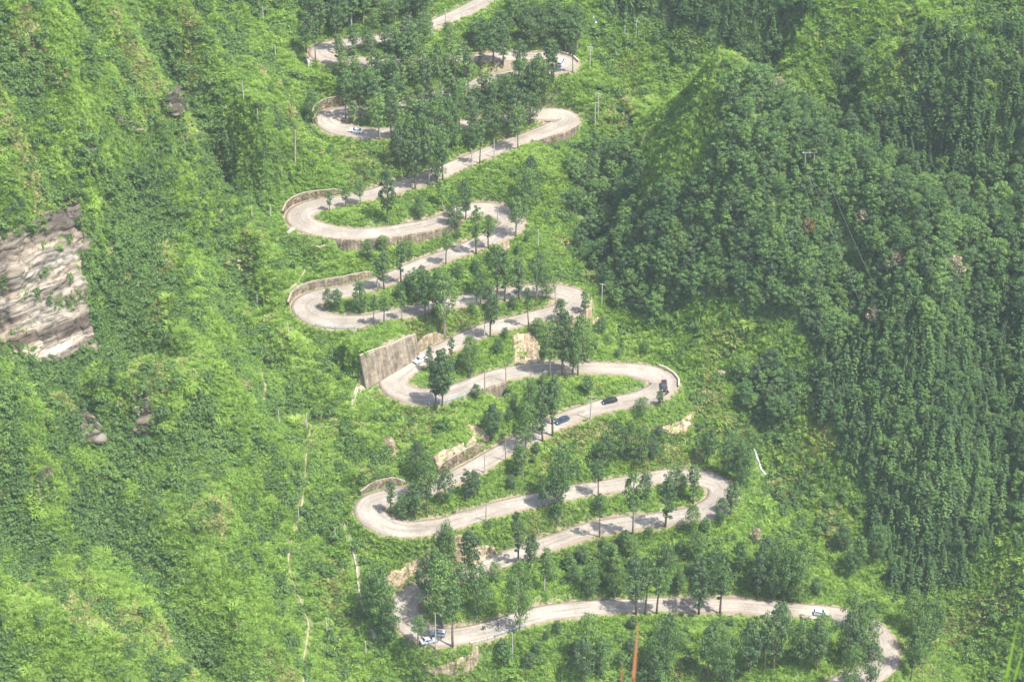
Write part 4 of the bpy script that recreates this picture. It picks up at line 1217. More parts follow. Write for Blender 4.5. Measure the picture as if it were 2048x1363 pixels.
stuff_pts = defaultdict(list)       # name -> list of (x,y,z,scale,index)
def forest(polys, spacing, seed, meshes, name, label, cat, group, hr, base, sparse=None, wide=(0.9, 1.15), holes=0.0):
    r = np.random.default_rng(seed)
    sx_, sy_ = spacing
    gx_ = np.arange(1100, 2120, sx_); gy_ = np.arange(-40, 1260, sy_)
    PX_, PY_ = np.meshgrid(gx_, gy_)
    PX_ = (PX_ + r.uniform(-.5, .5, PX_.shape) * sx_).ravel(); PY_ = (PY_ + r.uniform(-.5, .5, PY_.shape) * sy_).ravel()
    jx = PX_ + 16 * vnoise(PX_, PY_, 22, seed); jy = PY_ + 16 * vnoise(PX_, PY_, 24, seed + 2)
    m = np.zeros(len(PX_), bool)
    for p in polys: m |= inpoly(jx, jy, p)
    for p in CLEAR: m &= ~inpoly(PX_, PY_, p)
    m &= vnoise(PX_, PY_, 40, seed + 3) + 0.5 * vnoise(PX_, PY_, 15, seed + 4) < 1.3 - holes
    PX_, PY_ = PX_[m], PY_[m]
    x, y, z = cast(PX_, PY_)
    kept = []
    cell = {}
    for i in range(len(x)):
        c_ = (int(x[i] // 3), int(y[i] // 3), int(z[i] // 3)); okk = True
        for a_ in (-1, 0, 1):
            for b_ in (-1, 0, 1):
                for d_ in (-1, 0, 1):
                    for q in cell.get((c_[0]+a_, c_[1]+b_, c_[2]+d_), ()):
                        if (x[i]-x[q])**2 + (y[i]-y[q])**2 + (z[i]-z[q])**2 < 2.1**2: okk = False
        if okk: kept.append(i); cell.setdefault(c_, []).append(i)
    kept = np.array(kept); x, y, z, px, py = x[kept], y[kept], z[kept], PX_[kept], PY_[kept]
    m = bil(DR, GX0, GY0, GS, x, y) > 7
    x, y, z, px, py = x[m], y[m], z[m], px[m], py[m]
    h = np.random.default_rng(seed + 1).uniform(*hr, len(x))
    dep = y * CT - (z - CAM_Z) * ST
    order = np.argsort(-(h / dep))
    inframe = (px > -5) & (px < 2053) & (py > -5) & (py < 1400)
    n = 0
    for i in order:
        if inframe[i] and n < 290:
            plant(meshes[i % len(meshes)], name, float(x[i]), float(y[i]), h[i] / base, label, cat, group, z=float(z[i]), wide=random.uniform(*wide))
            n += 1
        else:
            stuff_pts[name].append((x[i], y[i], z[i], h[i] / base, i % len(meshes)))
    print(name, "individual", n, "stuff", len(stuff_pts[name]))
BROADMIX = [[(1690,700),(1760,620),(1900,600),(2060,600),(2060,1030),(1960,1100),(1850,1120),(1790,1100),(1750,1030),(1730,950),(1660,850),(1610,740)], [(1700,120),(2060,60),(2060,520),(1850,400),(1700,320)], [(1230,-20),(1640,-30),(1620,30),(1420,80)]]
forest(BROAD, (23, 19), 31, FORT, 'forest_tree', 'rounded broadleaf tree in the dense forest on the right hill', 'tree', 'broadleaf trees of the right hill forest', (5.0, 9.0), 8.0, wide=(0.85, 1.2))
forest(CONIF, (18, 16), 37, CONT, 'conifer_tree', 'dark pointed conifer in the plantations on the right slopes', 'conifer', 'conifers on the right slopes', (4.2, 7.8), 9.0, wide=(1.3, 2.1), holes=0.35)

nf = len(stuff_pts['forest_tree'])
rr_ = np.random.default_rng(91)
for p_, dens in zip(BROADMIX, (1.0, 0.55, 0.7)):
    xs_ = [q[0] for q in p_]; ys_ = [q[1] for q in p_]
    k_n = int(520 * dens * (max(xs_) - min(xs_)) * (max(ys_) - min(ys_)) / (440 * 500))
    a_ = rr_.uniform(min(xs_), max(xs_), k_n); b_ = rr_.uniform(min(ys_), max(ys_), k_n); m_ = inpoly(a_, b_, p_)
    X_, Y_, Z_ = cast(a_[m_], b_[m_])
    for q in range(len(X_)): stuff_pts['forest_tree'].append((X_[q], Y_[q], Z_[q], rr_.uniform(0.35, 0.85), int(rr_.integers(0, 6))))
print("mixed in", len(stuff_pts['forest_tree']) - nf)
# blossom and rusty trees standing out of the forest
for (bx, by, hm, mk, lab) in [
    (1905,562,8,'leaf_pink','wide pinkish blossoming tree at the right, largest of the pale trees'),
    (1790,545,7.5,'leaf_pink','pinkish blossoming tree left of the largest pale tree'),
    (1746,655,6.5,'leaf_pink','small pinkish tree at the lower edge of the broadleaf forest'),
    (1556,192,6,'leaf_pink','pale blossoming tree near the top of the right hill'),
    (1725,450,5.5,'leaf_pink','small pinkish tree right of the power line cut'),
    (1616,478,7,'leaf_orange','rusty orange tree in the middle of the right forest'),
    (1510,1085,5,'leaf_pink','faint pinkish bush-like tree in the lower clearing')]:
    x, y, z = [float(v[0]) for v in cast([bx], [by])]
    pr = FORT[1]
    plant(pr, 'blossom_tree' if mk == 'leaf_pink' else 'rusty_tree', x, y, hm / 8.0, lab, 'tree', z=z, wide=1.15, group=None, crown=variant(pr[1], M[mk]))

# ------------------------------------------------------------------ shrubs standing out on the slopes
sx = rng.uniform(-10, 2055, 2600); sy = rng.uniform(-10, 1370, 2600)
forb = np.zeros(len(sx), bool)
for p in BROAD + CONIF: forb |= inpoly(sx, sy, p)
for p, k in ROCKPOLY: forb |= inpoly(sx, sy, p)
SHR = [[(0,0),(600,0),(560,500),(560,800),(700,1000),(720,1363),(0,1363)], [(1180,600),(1480,600),(1750,800),(1760,1100),(2048,1060),(2048,1363),(1500,1000),(1380,800)],
       [(1160,30),(1400,60),(1850,40),(2048,60),(2048,500),(1700,300),(1450,100),(1200,250)], [(560,250),(1150,450),(1400,900),(1500,1363),(750,1363),(560,600)]]
inn = np.zeros(len(sx), bool)
for p in SHR: inn |= inpoly(sx, sy, p)
den = vnoise(sx, sy, 120, 55) + 0.6 * vnoise(sx, sy, 45, 56)
slz = inpoly(sx, sy, [(0,720),(420,740),(420,1060),(60,1100),(0,1050)]) | inpoly(sx, sy, [(0,0),(480,60),(420,430),(180,600),(0,420)])
keep = inn & ~forb & (den > np.where(slz, -0.35, 0.18))
sx, sy, slz = sx[keep], sy[keep], slz[keep]
X, Y, Z = cast(sx, sy)
nS = 0
occ2 = []
for k in range(len(sx)):
    x, y = float(X[k]), float(Y[k])
    if float(bil(DR, GX0, GY0, GS, x, y)) < 6.2: continue
    if any((x-a)**2 + (y-b)**2 < 9 for a, b in occ2): continue
    if any(np.min((Q[:, 0]-x)**2 + (Q[:, 1]-y)**2) < 6 for Q, _ in path_xy): continue
    occ2.append((x, y))
    if nS >= 290: break
    o = link("shrub", BUSH[k % 5], None)
    s = random.uniform(1.1, 2.1) * (1.25 if slz[k] else 0.85)
    o.location = (x, y, float(ground(x, y)) - 0.1); o.scale = (s * random.uniform(0.9, 1.2), s, s * random.uniform(0.9, 1.25)); o.rotation_euler = (0, 0, random.uniform(0, 6.28))
    tag(o, 'dark rounded shrub standing out of the grassy scrub', 'shrub', 'shrubs on the open slopes')
    nS += 1
print("shrubs", nS)

# ------------------------------------------------------------------ undergrowth (stuff)
def tuft_mesh(seed, n, hgt, spread, leaf, mats, droop=0.5):
    r = np.random.default_rng(seed)
    V = []; F = []; o = 0
    a = r.uniform(0, 6.283, n); rad = spread * np.sqrt(r.uniform(0, 1, n)); L = hgt * r.uniform(0.6, 1.25, n) * (1.05 - 0.5 * (rad / spread) ** 2)
    for k in range(n):
        c = np.array([math.cos(a[k]) * rad[k], math.sin(a[k]) * rad[k], -0.1])
        b = a[k] + r.normal(0, 0.9)
        out = np.array([math.cos(b), math.sin(b), 0]); side = np.array([-out[1], out[0], 0]) * leaf * 0.5 * r.uniform(0.7, 1.4)
        p1 = c + np.array([0, 0, L[k] * 0.6]) + out * L[k] * 0.15
        p2 = c + np.array([0, 0, L[k] * (1 - droop * r.uniform(0.1, 0.6))]) + out * L[k] * droop
        V += [c - side * 0.7, c + side * 0.7, p1 + side, p1 - side, p2 + side * 0.35, p2 - side * 0.35]
        F += [(o, o+1, o+2, o+3), (o+3, o+2, o+4, o+5)]; o += 6
    me = mesh_np("tuft", V, F)
    me.materials.append(mats)
    return me
def herb_mesh(seed, nb, R_, per, leaf, m):
    r = np.random.default_rng(seed)
    C = np.stack([r.uniform(-R_, R_, nb), r.uniform(-R_, R_, nb), r.uniform(0.1, 0.5, nb) * R_], 1)
    V, F = blob_leaves(C, r.uniform(0.4, 0.65, nb) * R_, per, leaf, r, flat=0.7, updown=0.1)
    me = mesh_np("herb", V, F); me.materials.append(m); return me
UND = [tuft_mesh(500, 60, 0.95, 0.75, 0.12, M['grass']), tuft_mesh(501, 60, 1.25, 0.7, 0.11, M['grass'], 0.6), herb_mesh(510, 5, 0.75, 32, 0.19, M['grass']),
       herb_mesh(511, 6, 0.75, 30, 0.21, M['grass_leafy']), herb_mesh(512, 6, 0.8, 30, 0.22, M['grass_leafy']), herb_mesh(513, 6, 0.8, 22, 0.28, M['leaf_bush']),
       tuft_mesh(502, 40, 0.9, 0.7, 0.13, M['grass_dry'], 0.6), BUSH[0], BUSH[2], BUSH[4]]

def instancer(name, pts, rots, scls, idx, meshes, label, cat):
    me = bpy.data.meshes.new(name)
    pts = np.asarray(pts, np.float32)
    me.vertices.add(len(pts)); me.vertices.foreach_set("co", pts.ravel())
    a = me.attributes.new("rot", 'FLOAT_VECTOR', 'POINT'); a.data.foreach_set("vector", np.asarray(rots, np.float32).ravel())
    a = me.attributes.new("scl", 'FLOAT_VECTOR', 'POINT'); a.data.foreach_set("vector", np.asarray(scls, np.float32).ravel())
    a = me.attributes.new("idx", 'INT', 'POINT'); a.data.foreach_set("value", np.asarray(idx, np.int32))
    o = link(name, me)
    src = bpy.data.collections.new(name + "_kinds")
    for k, ms in enumerate(meshes):
        q = bpy.data.objects.new(f"{name}_kind_{k:02d}", ms); src.objects.link(q)
    ng = bpy.data.node_groups.new(name, 'GeometryNodeTree')
    ng.interface.new_socket("Geometry", in_out='INPUT', socket_type='NodeSocketGeometry')
    ng.interface.new_socket("Geometry", in_out='OUTPUT', socket_type='NodeSocketGeometry')
    gi = ng.nodes.new('NodeGroupInput'); go = ng.nodes.new('NodeGroupOutput')
    ci = ng.nodes.new('GeometryNodeCollectionInfo'); ci.inputs[0].default_value = src
    ci.inputs['Separate Children'].default_value = True; ci.inputs['Reset Children'].default_value = True
    ip = ng.nodes.new('GeometryNodeInstanceOnPoints'); ip.inputs['Pick Instance'].default_value = True
    def attr(nm, tp):
        x = ng.nodes.new('GeometryNodeInputNamedAttribute'); x.data_type = tp; x.inputs[0].default_value = nm
        return [s_ for s_ in x.outputs if s_.enabled and s_.name == 'Attribute'][0]
    ng.links.new(gi.outputs[0], ip.inputs['Points']); ng.links.new(ci.outputs[0], ip.inputs['Instance'])
    ng.links.new(attr('idx', 'INT'), ip.inputs['Instance Index'])
    e2 = ng.nodes.new('FunctionNodeEulerToRotation'); ng.links.new(attr('rot', 'FLOAT_VECTOR'), e2.inputs[0])
    ng.links.new(e2.outputs[0], ip.inputs['Rotation'])
    ng.links.new(attr('scl', 'FLOAT_VECTOR'), ip.inputs['Scale'])
    ng.links.new(ip.outputs[0], go.inputs[0])
    md = o.modifiers.new("scatter", 'NODES'); md.node_group = ng
    tag(o, label, cat, kind='stuff')
    return o

def terrain_tilt(x, y, k=0.5):
    d = 1.5
    gx_ = (ground(x + d, y) - ground(x - d, y)) / (2 * d); gy_ = (ground(x, y + d) - ground(x, y - d)) / (2 * d)
    return np.arctan(gy_) * k, -np.arctan(gx_) * k, np.hypot(gx_, gy_)

UX, UY, UZ, UPX, UPY = scatter_world(0.98, 77, xr=(-225, 250), yr=(430, 945))
r76 = np.random.default_rng(76)
qx, qy = np.meshgrid(np.arange(-20, 2070, 6.2), np.arange(-20, 1385, 5.6)); qx = (qx + r76.uniform(-3, 3, qx.shape)).ravel(); qy = (qy + r76.uniform(-3, 3, qy.shape)).ravel()
q_x, q_y, q_z = cast(qx, qy, dt=1.5)
_d = 1.0
q_s = np.hypot(ground(q_x + _d, q_y) - ground(q_x - _d, q_y), ground(q_x, q_y + _d) - ground(q_x, q_y - _d)) / (2 * _d)
ks = q_s > 0.75
q_z = ground(q_x, q_y)
print("steep extra", ks.sum())
UX, UY, UZ, UPX, UPY = (np.concatenate([a_, b_[ks]]) for a_, b_ in ((UX, q_x), (UY, q_y), (UZ, q_z), (UPX, qx), (UPY, qy)))
e_u = bil(DR - HWG, GX0, GY0, GS, UX, UY)
soil_u = bil(soil, GX0, GY0, GS, UX, UY)
r77 = np.random.default_rng(78)
m = (UPX > -60) & (UPX < 2110) & (UPY > -190) & (UPY < 1440) & (e_u > 0.55)
m &= (soil_u < 0.75) | (r77.random(len(UX)) < 0.22)
inforest = np.zeros(len(UX), bool)
for p in BROAD + CONIF: inforest |= inpoly(UPX, UPY, p)
m &= ~inforest | (r77.random(len(UX)) < 0.55)
for p, k in ROCKPOLY:
    m &= ~(inpoly(UPX, UPY, p) & (r77.random(len(UX)) < k))
for (i0, i1, sg, h0, h1, side, mk, lab) in wall_def:
    st_u = bil(STN.astype(float), GX0, GY0, GS, UX, UY); sd_u = bil(SIDE, GX0, GY0, GS, UX, UY)
    m &= ~((st_u > i0) & (st_u < i1) & (sd_u * sg > 0) & (r77.random(len(UX)) > 0.12) & (e_u < (1.5 + 0.09 * max(h0, h1) if side != 'low' else 1.4 + 0.1 * max(h0, h1))))
for Q, hw_ in path_xy:
    x0, x1, y0, y1 = Q[:, 0].min()-2, Q[:, 0].max()+2, Q[:, 1].min()-2, Q[:, 1].max()+2
    cand = np.where(m & (UX > x0) & (UX < x1) & (UY > y0) & (UY < y1))[0]
    d2 = ((UX[cand][:, None] - Q[None, :, 0])**2 + (UY[cand][:, None] - Q[None, :, 1])**2).min(1)
    m[cand[d2 < (hw_ + (0.55 if hw_ < 0.3 else 0.6))**2]] = False
_al = (UX - SLA[0]) * (SLB - SLA)[0] / SLL + (UY - SLA[1]) * (SLB - SLA)[1] / SLL; _pd = (UX - SLA[0]) * SLN[0] + (UY - SLA[1]) * SLN[1]
m &= ~((_al > -0.5) & (_al < SLL + 0.5) & (_pd > -1.2) & (_pd < 3.0))
m &= visible(UX, UY, UZ, 1.5)
UX, UY, UZ, UPX, UPY, e_u, inforest = UX[m], UY[m], UZ[m], UPX[m], UPY[m], e_u[m], inforest[m]
n = len(UX)
tx, ty, slope = terrain_tilt(UX, UY)
rot = np.stack([tx, ty, r77.uniform(0, 6.28, n)], 1)
pn = vnoise(UX, UY, 9, 81) + 0.7 * vnoise(UX, UY, 3.5, 82) + 0.5 * vnoise(UX, UY, 28, 83) + r77.normal(0, 0.35, n)
idx = np.where(pn < -0.45, r77.integers(0, 3, n), np.where(pn < 0.5, r77.integers(1, 4, n), np.where(pn < 1.25, r77.integers(2, 5, n), 5)))
dry = (vnoise(UX, UY, 11, 84) + r77.normal(0, 0.3, n) > 0.75)
idx = np.where(dry, 6, idx)
idx = np.where(inforest, 5, idx)
sz = r77.uniform(0.75, 1.3, n) * np.where(idx >= 3, 1.12, 1.0) * (1 + 0.35 * np.clip(vnoise(UX, UY, 5, 85), 0, 1))
sz *= 0.6 + 0.4 * sstep(0.5, 3.5, e_u)
ZONES = [([(0,60),(330,100),(420,430),(160,400),(0,330)], 0.06), ([(180,350),(420,300),(470,600),(420,760),(230,760)], 0.07),
 ([(0,720),(300,700),(440,800),(430,1060),(60,1120),(0,1000)], 0.16), ([(1200,20),(1900,60),(1700,330),(1450,100),(1300,190),(1180,210)], 0.04), ([(1650,100),(2060,0),(2060,500),(1750,340)], 0.22),
 ([(1480,740),(1780,900),(1740,1150),(2060,1080),(2060,1380),(1650,1150),(1500,950)], 0.035), ([(1200,560),(1480,600),(1650,720),(1480,800)], 0.03), ([(380,0),(560,0),(540,240),(420,260)], 0.06)]
zp = np.full(n, 0.02)
for p_, k_z in ZONES: zp = np.where(inpoly(UPX, UPY, p_), k_z, zp)
zp = zp * (0.35 + 1.6 * np.clip(vnoise(UX, UY, 13, 91) + 0.4, 0, 1.2)) * (e_u > 4)
CL = ROCKPOLY[0][0]
nearc = np.zeros(n, bool)
for a_, b_ in ((16, 0), (-16, 0), (0, 16), (0, -16), (11, 11), (-11, 11), (11, -11), (-11, -11)): nearc |= inpoly(UPX + a_, UPY + b_, CL)
zp = np.where(nearc, np.maximum(zp, 0.28), zp)
cv = 0
for a_, b_ in ((7, 0), (-7, 0), (0, 7), (0, -7), (5, 5), (-5, 5), (5, -5), (-5, -5)): cv = cv + ground(UX + a_, UY + b_) / 8
cv = cv - ground(UX, UY)
nearroad = sstep(6, 14, e_u)
zp = zp * np.where(cv < -0.6, 0.25, 1.0) + nearroad * np.where(UPX > 370, 0.09, 0.20) * sstep(0.7, 2.6, cv + 0.5 * vnoise(UX, UY, 6, 93)) * (UX < -25) + nearroad * 0.15 * sstep(0.6, 2.2, cv) * (UX > 20) * (UPY < 560) * ((UPY > 220) | (UPX > 1480))
idx = np.where((cv < -0.4) & (idx >= 3) & (idx < 6) & (r77.random(n) < 0.6) & ~inforest, 2, idx)
idx = np.where((cv > 0.5) & (idx < 3) & (r77.random(n) < 0.5) & ((UX < 20) | ((UPY < 560) & (UPY > 220))), 4, idx)
bushm = (r77.random(n) < zp) & ~inforest
idx = np.where(bushm, r77.integers(7, 10, n), idx)
sz = np.where(bushm, r77.uniform(1.0, 2.3, n), sz)
big = (r77.random(n) < 0.035) & ~bushm
sz = np.where(big & (e_u > 4), sz * 1.7, sz)
scl = np.stack([sz * 1.1, sz * 1.1, sz * r77.uniform(0.75, 1.2, n)], 1)
RV = np.concatenate(ROCKVEG); k_r = len(RV)
UX = np.concatenate([UX, RV[:, 0]]); UY = np.concatenate([UY, RV[:, 1]]); UZ = np.concatenate([UZ, RV[:, 2] - 0.15])
rot = np.concatenate([rot, np.column_stack([r77.uniform(0.2, 0.7, k_r), np.zeros(k_r), r77.uniform(0, 6.28, k_r)])])
s_r = r77.uniform(0.45, 0.95, k_r); scl = np.concatenate([scl, np.column_stack([s_r, s_r, s_r])])
idx = np.concatenate([idx, r77.choice([0, 3, 4, 4, 5, 7], k_r)]); n = len(UX)
print("undergrowth", n, "on rock", k_r)
instancer("undergrowth", np.stack([UX, UY, UZ - 0.05], 1), rot, scl, idx, UND, 'bright green grass, ferns and low scrub covering the slopes', 'undergrowth')
for name, meshes, lab in (('forest_tree', [c for _, c in FORT], 'rest of the broadleaf forest canopy on the right hill'), ('conifer_tree', [c for _, c in CONT], 'rest of the conifer plantation on the right slopes')):
    L = stuff_pts[name]
    if not L: continue
    A = np.array([q[:3] for q in L]); s = np.array([q[3] for q in L]); ii = [int(q[4]) for q in L]
    r_ = np.random.default_rng(5)
    instancer("forest" if name == 'forest_tree' else "conifer_wood", A, np.stack([0*s, 0*s, r_.uniform(0, 6.28, len(s))], 1), np.stack([s*1.05, s*1.05, s], 1), ii, meshes, lab, 'forest')

# ------------------------------------------------------------------ haze
hb = MB(); hb.box((0, 520, 165), (700, 1060, 500))
hz = hb.mesh("haze")
mh, n_, o_ = mat('haze_air')
pv = N(n_, "ShaderNodeVolumePrincipled")
pv.inputs["Color"].default_value = (0.86, 0.93, 1.0, 1)
pv.inputs["Density"].default_value = HAZE
pv.inputs["Anisotropy"].default_value = 0.2
n_.links.new(pv.outputs[0], o_.inputs["Volume"])
tag(link("haze", hz, None, [mh]), 'thin pale summer haze in the valley air', 'haze', kind='stuff')
# ------------------------------------------------------------------ vehicles
M['tyre'] = simple('tyre_rubber', (0.02, 0.02, 0.02), 0.9, 0.1, 5)
M['rim'] = simple('wheel_rim', (0.5, 0.5, 0.52), 0.3, 0.05, 5, metal=0.7)
M['glass'] = simple('car_glass', (0.03, 0.045, 0.055), 0.08, 0.1, 2, spec=0.8)
M['headlamp'] = simple('headlamp_glass', (0.75, 0.76, 0.78), 0.15, 0.05, 4, spec=0.8)
M['taillamp'] = simple('taillamp_red', (0.5, 0.02, 0.02), 0.2, 0.05, 4)
M['trim'] = simple('dark_trim', (0.03, 0.03, 0.035), 0.6, 0.1, 4)
def paint(name, c, dust=0.12):
    return simple(name, c, 0.28, 0.06, 0.9, metal=0.0, spec=0.6)
PAINT = {k: paint('paint_' + k, v) for k, v in dict(white=(0.80, 0.81, 0.82), black=(0.02, 0.022, 0.026), maroon=(0.055, 0.028, 0.034), silver=(0.50, 0.52, 0.53),
         pale_blue=(0.52, 0.62, 0.70), navy=(0.04, 0.06, 0.11), grey_silver=(0.36, 0.39, 0.41)).items()}
SHAPES = {  # half-profile of body (x from rear to front, z), cabin profile, length, width
 'sedan': ([(-2.28,.42),(-2.32,.72),(-2.20,.96),(-1.55,1.02),(-0.9,1.03),(0.85,0.98),(1.6,0.90),(2.15,0.78),(2.30,.60),(2.28,.36),(1.9,.26),(-1.9,.26)],
           [(-1.75,1.0),(-1.05,1.40),(-0.2,1.47),(0.35,1.43),(1.15,0.97)], 1.78, (-1.38, 1.38)),
 'hatch': ([(-1.95,.42),(-2.02,.75),(-1.95,1.02),(-1.4,1.05),(0.85,1.0),(1.5,0.93),(1.98,0.80),(2.12,.60),(2.1,.36),(1.8,.26),(-1.7,.26)],
           [(-1.92,1.02),(-1.60,1.44),(-0.5,1.52),(0.25,1.48),(1.08,0.99)], 1.74, (-1.25, 1.32)),
 'suv':   ([(-2.2,.50),(-2.25,.85),(-2.2,1.14),(-1.5,1.16),(0.85,1.12),(1.6,1.06),(2.2,0.95),(2.32,.70),(2.3,.44),(1.95,.34),(-1.9,.34)],
           [(-2.16,1.13),(-1.88,1.66),(-0.8,1.74),(0.25,1.70),(1.05,1.11)], 1.88, (-1.35, 1.42)),
 'van':   ([(-2.2,.40),(-2.25,.85),(-2.22,1.10),(-1.5,1.12),(1.2,1.10),(1.8,1.02),(2.15,0.85),(2.22,.60),(2.2,.36),(1.9,.26),(-1.9,.26)],
           [(-2.2,1.09),(-2.08,1.80),(-0.8,1.90),(0.95,1.86),(1.70,1.06)], 1.72, (-1.35, 1.40)),
}
def prism_mesh(mb, prof, w0, w1, ztop, zbase, m=0, inset=0.0):
    """profile extruded across y, width narrowing from w0 at zbase to w1 at ztop, rounded sides"""
    n = len(prof)
    cuts = [(-1, 0.0), (-0.93, 0.06), (-0.6, 0.085), (0, 0.09), (0.6, 0.085), (0.93, 0.06), (1, 0.0)]
    cx = sum(p[0] for p in prof) / n; cz = sum(p[1] for p in prof) / n
    V = []; F = []
    for yk, gr in cuts:
        for (x, z) in prof:
            t = min(max((z - zbase) / max(ztop - zbase, 1e-6), 0), 1)
            wy = (w0 + (w1 - w0) * t) / 2
            s = 1 - (0.09 - gr) * 0.6
            V.append((cx + (x - cx) * s, yk * wy, cz + (z - cz) * s))
    for k in range(len(cuts) - 1):
        for i in range(n):
            F.append((k*n+i, k*n+(i+1) % n, (k+1)*n+(i+1) % n, (k+1)*n+i))
    F.append(tuple(range(n-1, -1, -1))); F.append(tuple((len(cuts)-1)*n+i for i in range(n)))
    mb.add(V, F, m)
def quad_on(mb, a, b, c, d, off, thick=0.02):
    a, b, c, d = map(Vector, (a, b, c, d))
    nn = (b-a).cross(d-a).normalized()
    top = [p + nn*off for p in (a, b, c, d)]; bot = [p - nn*thick for p in (a, b, c, d)]
    mb.add(top + bot, [(0,1,2,3),(7,6,5,4),(0,4,5,1),(1,5,6,2),(2,6,7,3),(3,7,4,0)])
def build_car(kind, pk, name):
    body, cab, W, axles = SHAPES[kind]
    root = empty(name, (0, 0, 0))
    mb = MB(); prism_mesh(mb, body, W, W * 0.94, 1.1, 0.3)
    zb = min(p[1] for p in cab); zt = max(p[1] for p in cab)
    bo = mb.build("body", PAINT[pk], root)
    mb = MB(); prism_mesh(mb, cab, W * 0.93, W * 0.72, zt, zb); mb.build("cabin", PAINT[pk], root)
    wy = lambda z: (W*0.93 + (W*0.72 - W*0.93) * (z - zb) / (zt - zb)) / 2
    def P(x, z, s, k=1.0): return (x, s * wy(z) * k, z)
    r0, r1, r2, r3, r4 = cab
    L = lambda p, q, t: (p[0] + (q[0]-p[0])*t, p[1] + (q[1]-p[1])*t)
    # windscreen and rear window
    a, b = L(r4, r3, 0.08), L(r4, r3, 0.94)
    g = MB(); quad_on(g, P(*a, -1, .9), P(*a, 1, .9), P(*b, 1, .88), P(*b, -1, .88), 0.045); g.build("windscreen", M['glass'], root)
    a, b = L(r0, r1, 0.18), L(r0, r1, 0.92)
    g = MB(); quad_on(g, P(*a, 1, .88), P(*a, -1, .88), P(*b, -1, .86), P(*b, 1, .86), 0.045); g.build("rear_window", M['glass'], root)
    for s in (-1, 1):
        g = MB()
        xm = (r0[0] + r4[0]) / 2
        zl, zh = zb + 0.06, zt - 0.12
        xf = lambda z: r4[0] + (r3[0]-r4[0]) * (z - r4[1]) / (r3[1]-r4[1]) - 0.12
        xr_ = lambda z: r0[0] + (r1[0]-r0[0]) * (z - r0[1]) / (r1[1]-r0[1]) + 0.14
        for (x0a, x1a, x0b, x1b) in ((xr_(zl), xm-0.06, xr_(zh), xm-0.06), (xm+0.04, xf(zl), xm+0.04, xf(zh))):
            q = [(x0a, s*(wy(zl)), zl), (x1a, s*(wy(zl)), zl), (x1b, s*(wy(zh)), zh), (x0b, s*(wy(zh)), zh)]
            if s > 0: q = [q[1], q[0], q[3], q[2]]
            quad_on(g, *q, 0.012)
        g.build("side_window", M['glass'], root)
        h = MB(); fx = max(p[0] for p in body)
        h.box((fx - 0.10, s * W * 0.36, 0.70 if kind != 'suv' else 0.82), (0.22, 0.34, 0.15)); h.build("headlight", M['headlamp'], root)
        h = MB(); bx_ = min(p[0] for p in body)
        h.box((bx_ + 0.10, s * W * 0.37, 0.84), (0.2, 0.26, 0.2)); h.build("tail_light", M['taillamp'], root)
        mi = MB(); mi.box((r4[0] - 0.15, s * (W/2 + 0.06), zb + 0.05), (0.16, 0.2, 0.13), taper=0.8); mi.build("mirror", PAINT[pk], root)
    bp = MB(); bp.box((max(p[0] for p in body) - 0.06, 0, 0.42), (0.2, W * 0.8, 0.16)); bp.build("grille", M['trim'], root)
    for ax in axles:
        for s in (-1, 1):
            t = MB(); rr = 0.34 if kind == 'suv' else 0.31
            t.tube([(ax, s*(W/2-0.2), rr), (ax, s*(W/2-0.16), rr), (ax, s*(W/2+0.0), rr), (ax, s*(W/2+0.03), rr)], [rr*0.93, rr, rr, rr*0.9], 18)
            ty_ = t.build("wheel", M['tyre'], root)
            q = MB(); q.tube([(ax, s*(W/2+0.0), rr), (ax, s*(W/2+0.045), rr)], [rr*0.62, rr*0.55], 12); q.build("rim", M['rim'], ty_)
    return root
def road_frame(i, dirn):
    t3 = Vector(RP[min(i+4, len(RP)-1)] - RP[max(i-4, 0)]).normalized() * dirn
    up = Vector((0, 0, 1)); side = up.cross(t3).normalized(); up = t3.cross(side)
    return Matrix((t3, side, up)).transposed().to_4x4()
def road_z(i): return RP[i, 2] + 0.06 + 0.05
CARS = [
 ('hatch','white',(840,722),-1,'white hatchback driving down past the tall grey slab wall','white_car','car',0),
 ('sedan','black',(1221,804),-1,'black sedan on the long leg left of the right bend','black_car','car',0),
 ('suv','maroon',(1329,775),-1,'dark maroon car facing the camera in the right bend','maroon_car','car',28),
 ('suv','grey_silver',(877,1270),1,'silver grey off-roader in tree shade at the bottom left bend','silver_suv','car',0),
 ('sedan','silver',(857,1284),-1,'silver sedan parked on the outer verge of the bottom left bend','parked_car','car',35),
 ('van','pale_blue',(1122,129),1,'pale blue and white van in the topmost right bend','small_van','van',0),
 ('hatch','silver',(929,179),-1,'small silver car among the trunks of the upper grove','silver_car','car',0),
 ('sedan','white',(713,265),1,'white car half hidden near the upper left bend of the grove','white_car','car',0),
 ('sedan','navy',(1124,843),-1,'dark navy car emerging from behind trees left of the black sedan','navy_car','car',0),
 ('hatch','pale_blue',(1641,1229),-1,'pale blue car peeping between trees on the lower right road','blue_car','car',0),
 ('van','white',(832,64),1,'white van between dark trees near the top of the road','white_van','van',0),
]
for kind, pk, (cx_, cy_), dirn, lab, nm, cat, turn in CARS:
    X_, Y_, Z_ = [float(v[0]) for v in cast([cx_], [cy_])]
    i = int(np.argmin(np.hypot(RP[:, 0]-X_, RP[:, 1]-Y_)))
    d = np.array([X_, Y_]) - RP[i, :2]
    off = float(np.clip(d @ NL[i], -(HW[i]-1.1), HW[i]-1.1)) if not turn else float(np.clip(d @ NL[i], -(HW[i]-0.2), HW[i]-0.2))
    car = build_car(kind, pk, nm)
    xy = RP[i, :2] + NL[i] * off
    zc = road_z(i) - 0.05 * (off / (HW[i] + 0.25))**2 + (0.02 if turn else 0)
    car.matrix_world = Matrix.Translation((xy[0], xy[1], zc)) @ road_frame(i, dirn) @ Matrix.Rotation(R(turn), 4, 'Z')
    tag(car, lab, cat)

